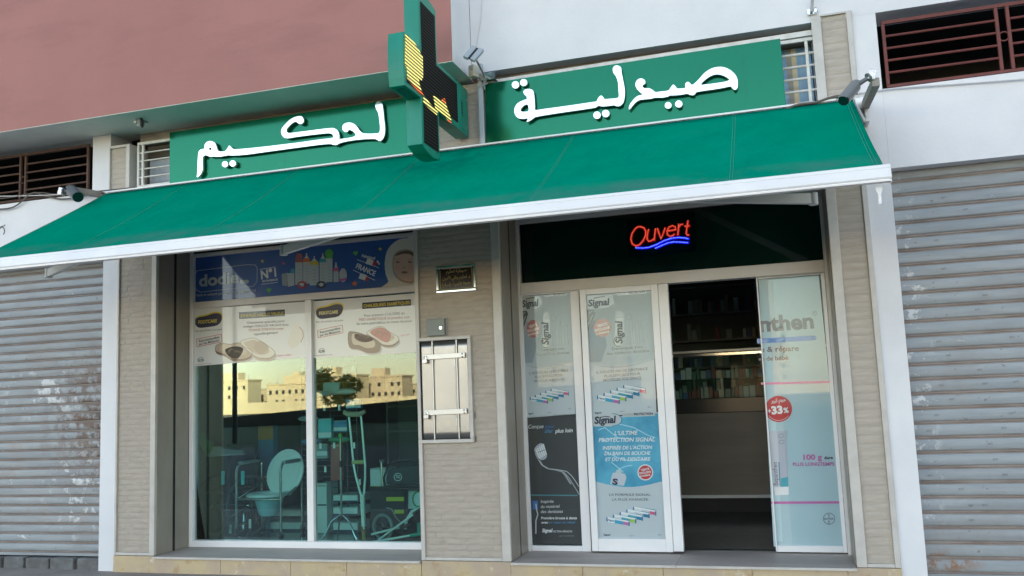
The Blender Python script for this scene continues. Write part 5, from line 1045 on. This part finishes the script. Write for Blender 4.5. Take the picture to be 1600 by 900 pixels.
# long box lying on the wheelchair
LB = thing('carton', qi(150, 420, 1.0), 'long white carton with green end lying on the dark wheelchair', 'box')
gb = [qi(45, 355, .9), qi(82, 345, .9), qi(130, 412, .9), qi(105, 462, .9), ]
MB().hexa([qi(52, 395, .95), qi(100, 460, .95), qi(128, 415, .95), qi(75, 345, .95)], (.012, -.004, 0)).build('green_end', M('green print', (.05, .30, .06), .5), LB)
MB().hexa([qi(100, 462, .955), qi(270, 452, 1.3), qi(262, 435, 1.3), qi(128, 415, .955)], (-.02, .12, .0)).build('white_side', M('carton white', (.40, .45, .44), .6), LB)
def carton(u0, v0, u1, v1, y, dep, m_, label, stripe=None, gx=None, nm='carton', zsnap=None):
    a = at(u0, v1, y); b = at(u1, v0, y); z0_ = zsnap if zsnap is not None else min(a.z, b.z)
    T = thing(nm, ((a.x + b.x) / 2, y, z0_), label, 'box', gx)
    MB().box(a.x, b.x, y, y + dep, z0_, b.z).build('box_body', m_, T, bevel=.003)
    MB().box(a.x + .01, b.x - .01, y - .0015, y - .0005, z0_ + (b.z - z0_) * .93, z0_ + (b.z - z0_) * .97).build('tape', M('tape', (.4, .38, .3), .3), T)
    if stripe: MB().box(a.x + .001, b.x - .001, y - .002, y - .0002, z0_ + (b.z - z0_) * stripe[1], z0_ + (b.z - z0_) * stripe[2]).build('print_band', stripe[0], T)
    return T
cw = M('white carton', (.66, .74, .76), .6, col2=(.6, .68, .7), scale=5); navyp = M('navy print', (.02, .04, .10), .5)
t_ = carton(*zi(340, 315), *zi(410, 548), 1.75, .1, M('blue display card', (.03, .22, .42), .5), 'tall orange and blue display card behind the commode chair', (M('orange card', (.60, .24, .03), .5), .72, .995))
carton(*zi(362, 548), *zi(395, 690), 1.78, .1, M('red card', (.32, .045, .03), .5), 'red carton low behind the commode chair', None)
carton(*zi(398, 768), *zi(548, 812), 1.5, .4, cw, 'white carton on the floor under the commode chair, bottom of its pair', (navyp, .0, .22), 'white cartons stacked behind the chair', zsnap=FZ)
carton(*zi(400, 712), *zi(548, 745), 1.52, .4, cw, 'white carton on top of the other one behind the commode chair', (navyp, .0, .2), 'white cartons stacked behind the chair')
carton(*zi(360, 725), *zi(397, 800), 1.6, .2, M('teal carton', (.04, .22, .28), .6), 'teal carton beside the white cartons behind the chair')
carton(*zi(608, 585), *zi(660, 822), 1.35, .25, cw, 'tall white carton on the floor behind the wire rack', (navyp, .55, .58), zsnap=FZ)
for v0_, v1_, lb_ in ((770, 815, 'lowest'), (698, 738, 'middle'), (640, 675, 'upper')): carton(*zi(692, v0_), *zi(806, v1_), 1.42, .3, cw, lb_ + ' white and navy carton of the stack behind the tripod', (navyp, .0, .25), 'white and navy cartons behind the tripod', zsnap=FZ if lb_ == 'lowest' else None)
carton(*zi(866, 515), *zi(950, 600), 1.3, .2, cw, 'white carton behind the crutch and the black walker')
carton(*zi(680, 400), *zi(722, 572), 1.38, .08, M('salmon card', (.42, .10, .07), .5), 'salmon red package hanging on the wire rack')
carton(*zi(622, 280), *zi(682, 376), 1.3, .06, M('cyan package', (.08, .48, .56), .4), 'cyan package hanging on the wire rack', (cw, .05, .3))
carton(*zi(752, 190), *zi(820, 236), 1.3, .06, M('blue package', (.02, .22, .50), .4), 'blue package near the top of the wire rack', (cw, .1, .4))
carton(*zi(694, 290), *zi(756, 345), 1.3, .06, M('blue package 2', (.03, .20, .40), .4), 'darker blue package in the middle of the wire rack', (cw, .1, .4))
carton(*zi(612, 400), *zi(664, 470), 1.34, .05, M('grey package', (.20, .28, .30), .4), 'grey package with pale label on the wire rack', (cw, .2, .5))
carton(*zi(645, 110), *zi(720, 172), 1.32, .05, M('pale teal package', (.24, .40, .42), .4), 'pale teal package at the top of the wire rack', None)
# wire rack
WRK = thing('wire_rack', (-3.8, 1.45, FZ), 'chrome wire display rack behind the window mullion and crutch', 'rack')
rx0, rx1 = qi(546, 500, 1.45).x, qi(806, 500, 1.45).x
for xx in (rx0, rx0 + (rx1 - rx0) * .27, rx0 + (rx1 - rx0) * .53, rx0 + (rx1 - rx0) * .82, rx1): MB().tube([(xx, 1.45, FZ), (xx, 1.45, 2.2)], .005, 6).build('upright', ctube, WRK)
for k in range(34):
    z_ = .26 + k * .058; MB().tube([(rx0, 1.443, z_), (rx1, 1.443, z_)], .0032 if k % 2 else .0045, 6).build('wire', ctube, WRK)
wt = M('white price tag', (.85, .88, .88), .4)
for x_, y_ in ((545, 60), (602, 60), (632, 52), (676, 48), (785, 48), (785, 215), (650, 232), (720, 230), (632, 410), (696, 408), (790, 408), (816, 580), (655, 520)):
    a = qi(x_, y_, 1.25); MB().box(a.x - .012, a.x + .012, 1.248, 1.252, a.z - .03, a.z + .03).build('price_tag', wt, WRK); MB().tube([a + Vector((0, .002, .03)), a + Vector((0, .19, .04))], .003, 6).build('hook', ctube, WRK)
for x_, y_, m_ in ((575, 282, pad), (640, 165, pad), (750, 155, M('pale insole', (.45, .52, .52), .6)), (590, 390, M('blue insole', (.05, .14, .32), .6)), (720, 380, M('green shoe', (.03, .30, .16), .5))):
    a = qi(x_, y_, 1.3); T = thing('insole', a, {282: 'grey insole hanging left on the wire rack', 165: 'grey cushion at the top of the wire rack', 155: 'pale insole near the crutch top on the rack', 390: 'blue insole low on the left of the wire rack', 380: 'green slipper hanging beside the tripod pole'}[y_], 'insole'); MB().ball(a, .1, 16, 8, (1.25, .4, .32)).build('cushion', m_, T, smooth=True)
# tripod stand
TS = thing('tripod_stand', (-3.85, .95, FZ), 'silver tripod pole stand left of the crutch', 'stand')
tp = qi(725, 365, .98); MB().tube([(tp.x, .98, .36), (tp.x, .98, tp.z)], .011, 10).build('pole', ctube, TS, smooth=True); MB().ball((tp.x, .98, tp.z + .01), .02).build('top_knob', M('bright green knob', (.03, .6, .05), .4), TS)
MB().tube([(tp.x, .98, .86), (tp.x, .98, .92)], .017, 10).build('collar', dk, TS)
for an in (200, 285, 345, 75): 
    t = math.radians(an); MB().tube([(tp.x, .98, .40), (tp.x + .10 * math.cos(t), .98 + .10 * math.sin(t), .33), (tp.x + .17 * math.cos(t), .98 + .17 * math.sin(t), .20), (tp.x + .20 * math.cos(t), .98 + .20 * math.sin(t), FZ + .01)], .009, 8).build('leg', ctube, TS, smooth=True)
# crutch
CT = thing('crutch', qi(835, 850, .72), 'wooden tipped aluminium underarm crutch leaning behind the right pane', 'crutch')
cy = .74; al2 = M('pale aluminium', (.70, .82, .80), .3, metal=.3); brn = M('brown rubber', (.24, .13, .05), .6)
MB().tube([qi(*q_, cy) for q_ in ((765, 262), (772, 330), (788, 500), (800, 560), (822, 640), (830, 790))], .0115, 10).build('shaft', al2, CT, smooth=True)
MB().tube([qi(*q_, cy) for q_ in ((822, 262), (828, 330), (842, 500), (842, 560), (836, 640), (840, 790))], .0115, 10).build('shaft', al2, CT, smooth=True)
MB().tube([qi(832, 640, cy - .015), qi(836, 800, cy - .015)], .012, 10).build('lower_tube', al2, CT, smooth=True)
MB().tube([qi(742, 252, cy), qi(765, 262, cy), qi(815, 262, cy), qi(842, 248, cy)], [.02, .028, .028, .02], 12).build('underarm_pad', M('tan foam', (.40, .36, .26), .7), CT, smooth=True)
MB().tube([qi(782, 487, cy), qi(838, 485, cy)], .02, 12).build('hand_grip', M('olive grip', (.35, .36, .12), .6), CT, smooth=True)
MB().tube([qi(834, 788, cy), qi(835, 815, cy)], [.03, .024], 12).build('ferrule', brn, CT, smooth=True); MB().tube([qi(835, 815, cy), qi(836, 852, cy)], [.018, .022], 12).build('tip', M('amber rubber', (.30, .22, .05), .5), CT, smooth=True)
# black transport chair at right
TC = thing('transport_chair', (-3.3, 1.0, FZ), 'folded black transport chair with round white emblem behind the right pane', 'wheelchair')
yk = 1.02
MB().prism([qi(*q_, yk) for q_ in ((948, 520), (1010, 510), (1120, 492), (1140, 600), (1100, 592), (940, 590), (938, 560))], (0, .03, 0)).build('side_panel', M('black padding', (.03, .035, .036), .7), TC, bevel=.006)
em = Print(yk - .004); em.ring(I['white'], zi(995, 556), 5.8, 5.8, 1.0, 2); [em.line(I['white'], [zi(985, 550 + k), zi(992, 547 + k), zi(998, 553 + k), zi(1005, 549 + k)], .9, 2) for k in (0, 8)]; em.build(TC)
for P_ in ([(918, 485), (922, 600)], [(915, 483), (930, 480)], [(935, 600), (930, 560), (950, 500), (985, 480), (1120, 475)], [(860, 605), (1120, 617)], [(930, 600), (1120, 598)], [(1040, 620), (1035, 800)]):
    MB().tube([qi(*q_, yk) for q_ in P_], .012, 8).build('frame_tube', dk if P_[0][0] != 918 else ctube, TC, smooth=True)
MB().tube([qi(910, 482, yk), qi(930, 480, yk)], .016, 8).build('handle', ctube, TC)
wheel(TC, qi(925, 790, 1.0), (.25, 1, 0), .115, M('grey wheel tyre', (.22, .27, .27), .6), 8, .016)
ys = M('yellow strap', (.50, .50, .03), .6)
for a_, b_ in (((862, 598), (912, 612)), ((940, 650), (1022, 670)), ((978, 710), (1022, 728))): a = qi(a_[0], b_[1], 1.1); b = qi(b_[0], a_[1], 1.1); MB().box(a.x, b.x, 1.1, 1.112, a.z, b.z).build('strap', ys, TC, bevel=.003)
MB().prism([qi(*q_, 1.15) for q_ in ((860, 615), (1030, 620), (1030, 820), (870, 820))], (0, .2, 0)).build('folded_seat', dk, TC, bevel=.01)
MB().tube([qi(*q_, .98) for q_ in ((940, 700), (965, 705), (985, 745), (1010, 770), (1030, 765))], .006, 6).build('brake_cable', M('grey cable', (.3, .32, .33), .5), TC, smooth=True)
carton(*zi(1040, 620), *zi(1110, 705), 1.08, .08, cw, 'white carton with a green ring mark at the right edge of the window')
em2 = thing('ring_mark', qi(1095, 660, 1.07), 'green ring mark on the carton at the right window edge', 'label'); e_ = Print(1.07); e_.ring(M('green ink', (.02, .30, .12), .5), zi(1092, 660), 9, 12, 2.4, 1); e_.build(em2)
# forearm crutches lying on the floor
FC = [(((870, 825), (1040, 783)), 'grey elbow crutch lying low across the black wheel', .80), (((905, 850), (1110, 700)), 'grey elbow crutch leaning diagonally at the right of the window', .76), (((870, 862), (1100, 822)), 'grey elbow crutch lying on the floor along the window', .68)]
for (a_, b_), lb_, d_ in FC:
    T = thing('elbow_crutch', qi(*a_, d_), lb_, 'crutch', 'grey elbow crutches lying in the display'); a = qi(*a_, d_); b = qi(*b_, d_)
    a.z = max(a.z, FZ + .015); MB().tube([a, b], .011, 10).build('tube', al2, T, smooth=True); MB().tube([a + (b - a) * .8, b + (b - a) * .1], .016, 10).build('grip', dk if d_ > .7 else M('green plastic grip', (.02, .35, .25), .5), T, smooth=True)
WKF = thing('walking_frame', qi(1090, 740, 1.0), 'curved grey tube of a walking frame at the right window edge', 'walking frame')
MB().tube([qi(*q_, .95) for q_ in ((1030, 800), (1035, 760), (1060, 718), (1110, 698))], .016, 10).build('curved_tube', al2, WKF, smooth=True); MB().tube([qi(1095, 770, .9), qi(1097, 830, .9)], .022, 10).build('green_leg', M('green plastic', (.01, .36, .26), .5), WKF)
#COUNTER
ccol = M('dark stone counter front', (.17, .155, .13), .35, col2=(.14, .125, .105), scale=3, stretch=(.4, 1, 3), rvar=.08)
CN = thing('counter', (-.9, 2.9, .15), 'dark stone pharmacy counter seen through the open door', 'counter')
ky = 2.9; zt_ = at(1120, 645, ky).z; zk = at(1120, 775, ky).z
MB().box(-4.0, .6, ky, ky + .55, zk + .012, zt_).build('front', ccol, CN); MB().box(-4.0, .6, ky - .012, ky + .5, zk - .022, zk + .012).build('kick_strip', M('painted glint strip', (.85, .86, .86), .4), CN, bevel=.003)  # near-white colour stands in for the chrome strip's bright reflection
MB().box(-4.0, .6, ky + .06, ky + .5, .151, zk - .023).build('kick_board', dk, CN)
zc_ = at(1120, 622, ky - .02).z; MB().box(-4.05, .65, ky - .03, ky + .58, zt_ + .001, zc_).build('worktop', M('black worktop', (.03, .036, .04), .2), CN, bevel=.006)
# glass display on the counter
GD = thing('glass_display', (-.9, 3.0, zc_), 'glass display case with steel top rails standing on the counter', 'display case')
zg = at(1120, 556, ky + .02).z; glass_i = glass('display glass', (.85, .93, .92), 1.12)
MB().box(-3.2, .5, ky + .02, ky + .026, zc_ + .001, zg).build('glass_front', glass_i, GD)
MB().box(-3.2, .5, ky + .0, ky + .04, zg + .001, zg + .035).build('top_rail', chrome, GD, bevel=.004); MB().box(-3.2, .5, ky + .12, ky + .16, zg + .045, zg + .075).build('top_rail', steel_bar, GD, bevel=.004)
MB().box(-3.2, .5, ky + .03, ky + .3, zc_ + (zg - zc_) * .45, zc_ + (zg - zc_) * .45 + .008).build('glass_shelf', glass_i, GD)
# shelving behind with rows of medicine boxes
SH = thing('medicine_shelf', (-.9, 4.6, .15), 'wall of dark shelves behind the counter', 'shelf')
shm = M('dark shelf board', (.26, .28, .27), .5)
for zz in (1.05, 1.4, 1.75, 2.1, 2.45, 2.8): MB().box(-5.5, .7, 4.55, 4.9, zz, zz + .025).build('shelf_board', shm, SH)
for xx in (-5.5, -4.2, -2.9, -1.6, -.3, .7): MB().box(xx, xx + .03, 4.552, 4.9, .15, 3.1).build('upright', shm, SH)
MB().box(-5.5, .7, 4.905, 4.93, .15, 3.1).build('back_board', M('shelf back', (.17, .20, .185), .8), SH)
rc = random.Random(4); cols = [M('medicine box %s' % n_, c_, .5) for n_, c_ in (('white', (.70, .75, .72)), ('blue', (.12, .2, .36)), ('green', (.14, .28, .2)), ('grey', (.38, .45, .43)), ('red', (.32, .1, .08)), ('beige', (.45, .41, .33)))]
proto = {}
def medbox(x, y, z, w_, h_, lab, grp):
    m_ = rc.choice(cols); nm_ = m_.name.split()[-1]
    o = MB().add([Vector(v_) for v_ in MB().box(-w_ / 2, w_ / 2, 0, .06, 0, h_).v], MB().box(0, 1, 0, 1, 0, 1).f).build('medicine_box', m_, None); o.location = (x, y, z); tag(o, lab % nm_, 'box', grp)
for j, zz in enumerate((1.425, 1.775, 2.125, 2.475)):
    x = -1.55
    while x < -.02:
        w_ = rc.uniform(.03, .08)
        if rc.random() < .85: medbox(x + w_ / 2, 4.58, zz + .001, w_ * .92, rc.uniform(.10, .22), 'small %s medicine box on the ' + ('lowest', 'second', 'third', 'top')[j] + ' visible shelf behind the counter', 'medicine boxes on the shelves')
        x += w_ + (.09 if rc.random() < .25 else .004)
for j, zz in enumerate((zc_ + .002, zc_ + (zg - zc_) * .45 + .009)):
    x = -1.35
    while x < -.12:
        w_ = rc.uniform(.025, .07); medbox(x + w_ / 2, ky + .1, zz, w_ * .9, rc.uniform(.07, .13), 'small %s package on the ' + ('lower', 'upper')[j] + ' level of the glass display on the counter', 'packages in the glass display'); x += w_ + .004
#OPPOSITE
# buildings across the street, seen reflected in the shop window
cream = M('sunlit cream render', (.80, .66, .42), .85, col2=(.74, .60, .38), scale=.1); cream2 = M('pale ochre render', (.66, .53, .36), .85); wdk = M('dark window', (.05, .05, .05), .3)
def far_building(u0, v0, u1, v1, Y, label, m_, rows, cols_, step=None):
    a = mat_(u0, v1, Y); b = mat_(u1, v0, Y); x0_, x1_ = min(a.x, b.x), max(a.x, b.x); z1_ = b.z
    T = thing('apartment_block', ((x0_ + x1_) / 2, Y, 0), label, 'building', 'cream apartment blocks across the street')
    MB().box(x0_, x1_, Y - 8, Y, 0, z1_).build('wall', m_, T); MB().box(x0_ - .3, x1_ + .3, Y - 8.3, Y + .3, z1_ + .01, z1_ + .5).build('parapet', m_, T)
    if step: MB().box(x0_ + (x1_ - x0_) * step[0], x0_ + (x1_ - x0_) * step[1], Y - 6, Y - 2, z1_ + .51, z1_ + 3).build('roof_house', m_, T)
    for r_ in range(rows):
        for c_ in range(cols_):
            xx = x0_ + (x1_ - x0_) * (c_ + .5) / cols_; zz = z1_ - 2.2 - r_ * 3.0
            if zz > 1 and random.random() < .85: MB().box(xx - .45, xx + .45, Y, Y + .12, zz - .6, zz + .6).build('window', wdk, T)
    for k in range(3): xx = x0_ + (x1_ - x0_) * random.random(); MB().tube([(xx, Y - 3, z1_ + .5), (xx, Y - 3, z1_ + 2.5)], .06, 5).build('aerial', greymetal, T)
far_building(318, 595, 387, 660, -250, 'cream block, leftmost in the window reflection', cream, 4, 6, (.3, .7))
far_building(382, 619, 420, 655, -262, 'low ochre block between two taller ones in the reflection', cream2, 3, 4)
far_building(418, 600, 478, 655, -240, 'stepped cream block left of the mullion in the reflection', cream, 4, 6, (.35, .9))
far_building(484, 587, 557, 650, -230, 'long cream block behind the tree in the reflection', cream, 4, 8, (.2, .5))
far_building(568, 588, 628, 640, -245, 'ochre block at the right of the window reflection', cream2, 3, 6, (.15, .5))
far_building(405, 608, 440, 650, -275, 'tall narrow ochre block behind the low one in the reflection', cream2, 4, 3)
far_building(450, 592, 486, 650, -285, 'cream block rising behind the stepped block in the reflection', cream, 3, 4, (.1, .4))
far_building(550, 604, 575, 650, -270, 'low cream block between the tree and the ochre block', cream, 3, 3)
far_building(625, 600, 668, 640, -265, 'low ochre block ending the reflected skyline', cream2, 3, 5)
far_building(690, 560, 800, 640, -240, 'cream block beyond the right end of the window reflection', cream, 4, 8)
far_building(860, 560, 980, 640, -240, 'cream block opposite the entrance doors', cream, 4, 8, (.3, .6))
far_building(1100, 540, 1230, 640, -240, 'cream block opposite the right door', cream, 4, 9, (.3, .6))
wy = -150; a = mat_(300, 645, wy); b = mat_(1300, 600, wy)
tag(MB().box(a.x - 60, b.x + 90, wy - .4, wy, -.02, 2.2).build('boundary_wall', cream), 'long low cream boundary wall in front of the apartment blocks', 'wall')
tag(MB().hexa([mat_(200, 667, -50) * 1, mat_(1000, 590, -50), Vector((mat_(1000, 590, -50).x, -50, -.02)), Vector((mat_(200, 667, -50).x, -50, -.02))], (0, -.4, 0)).build('garden_wall', M('dark garden wall', (.055, .052, .05), .9)), 'dark low garden wall beyond the grass across the road', 'wall')
for nx0, nx1, hh, lb in ((-95, -16.02, 23.5, 'plain unseen neighbouring building left of the shop, added to shade the street'), (9.02, 95, 24.5, 'plain unseen neighbouring building right of the shop, added to shade the street')):  # unseen masses added to widen the shadow over the street
    T = thing('shade_neighbour', ((nx0 + nx1) / 2, 0, 0), lb, 'building')
    MB().box(nx0, nx1, 0, 12, -.02, hh).build('wall', cream2, T)
    for k in range(int((nx1 - nx0) / 5)):
        for j in range(4): MB().box(nx0 + 2 + k * 5, nx0 + 3.6 + k * 5, -.03, .002, 4.6 + j * 3.1, 6 + j * 3.1).build('window', wdk, T)
# tree and lamp post
def tree(x, y, h, r, label):
    T = thing('tree', (x, y, 0), label, 'tree'); rd = random.Random(int(abs(x * 7)))
    MB().tube([(x, y, 0), (x + .1, y, h * .35), (x - .1, y + .1, h * .6)], [.28, .22, .1], 8).build('trunk', M('bark', (.12, .09, .06), .9), T, smooth=True)
    for k in range(6): an = k * 1.05; MB().tube([(x, y, h * .4), (x + r * .6 * math.cos(an), y + r * .6 * math.sin(an), h * .72)], [.12, .04], 6).build('limb', MC['bark'], T)
    mb = MB(); cl_ = [(rd.uniform(-1, 1) * r * .75, rd.uniform(-1, 1) * r * .75, h * .7 + rd.uniform(-.28, .3) * h, rd.uniform(.3, .5) * r) for _ in range(16)]
    for k in range(4200):
        cx_, cy_, cz_, cr_ = rd.choice(cl_); d = Vector((rd.gauss(0, 1), rd.gauss(0, 1), rd.gauss(0, 1))).normalized() * cr_ * rd.uniform(.6, 1.05); c = Vector((x + cx_, y + cy_, cz_)) + d
        u_ = Vector((rd.gauss(0, 1), rd.gauss(0, 1), rd.gauss(0, 1))).normalized(); v_ = u_.orthogonal().normalized(); s_ = rd.uniform(.12, .24)
        mb.add([c - u_ * s_, c + v_ * s_ * .5, c + u_ * s_, c - v_ * s_ * .5], [(0, 1, 2, 3)])
    o = mb.build('crown', M('foliage', (.07, .09, .025), .8, col2=(.11, .12, .03), scale=.8), T); o['kind'] = 'stuff'
tp_ = mat_(528, 600, -70); tree(tp_.x, -70, mat_(528, 586, -70).z, 2.1, 'round green tree across the road, reflected in the right window pane')
tp_ = mat_(1120, 500, -45); tree(tp_.x, -45, 9, 3.5, 'tall green tree across the road opposite the open door')
lp = mat_(366, 650, -24)
LP = thing('lamp_post', (lp.x, -24, 0), 'dark street lamp post across the road, reflected in the left pane', 'lamp post')
MB().tube([(lp.x, -24, 0), (lp.x, -24, 8)], [.11, .07], 10).build('pole', M('dark post', (.04, .04, .045), .6), LP, smooth=True); MB().tube([(lp.x, -24, 8), (lp.x + .1, -23.4, 8.3), (lp.x + .2, -22.4, 8.4)], .05, 8).build('arm', MC['dark post'], LP); MB().obb((lp.x + .2, -22.2, 8.38), .25, .6, .12).build('lamp_head', greymetal, LP, bevel=.03)
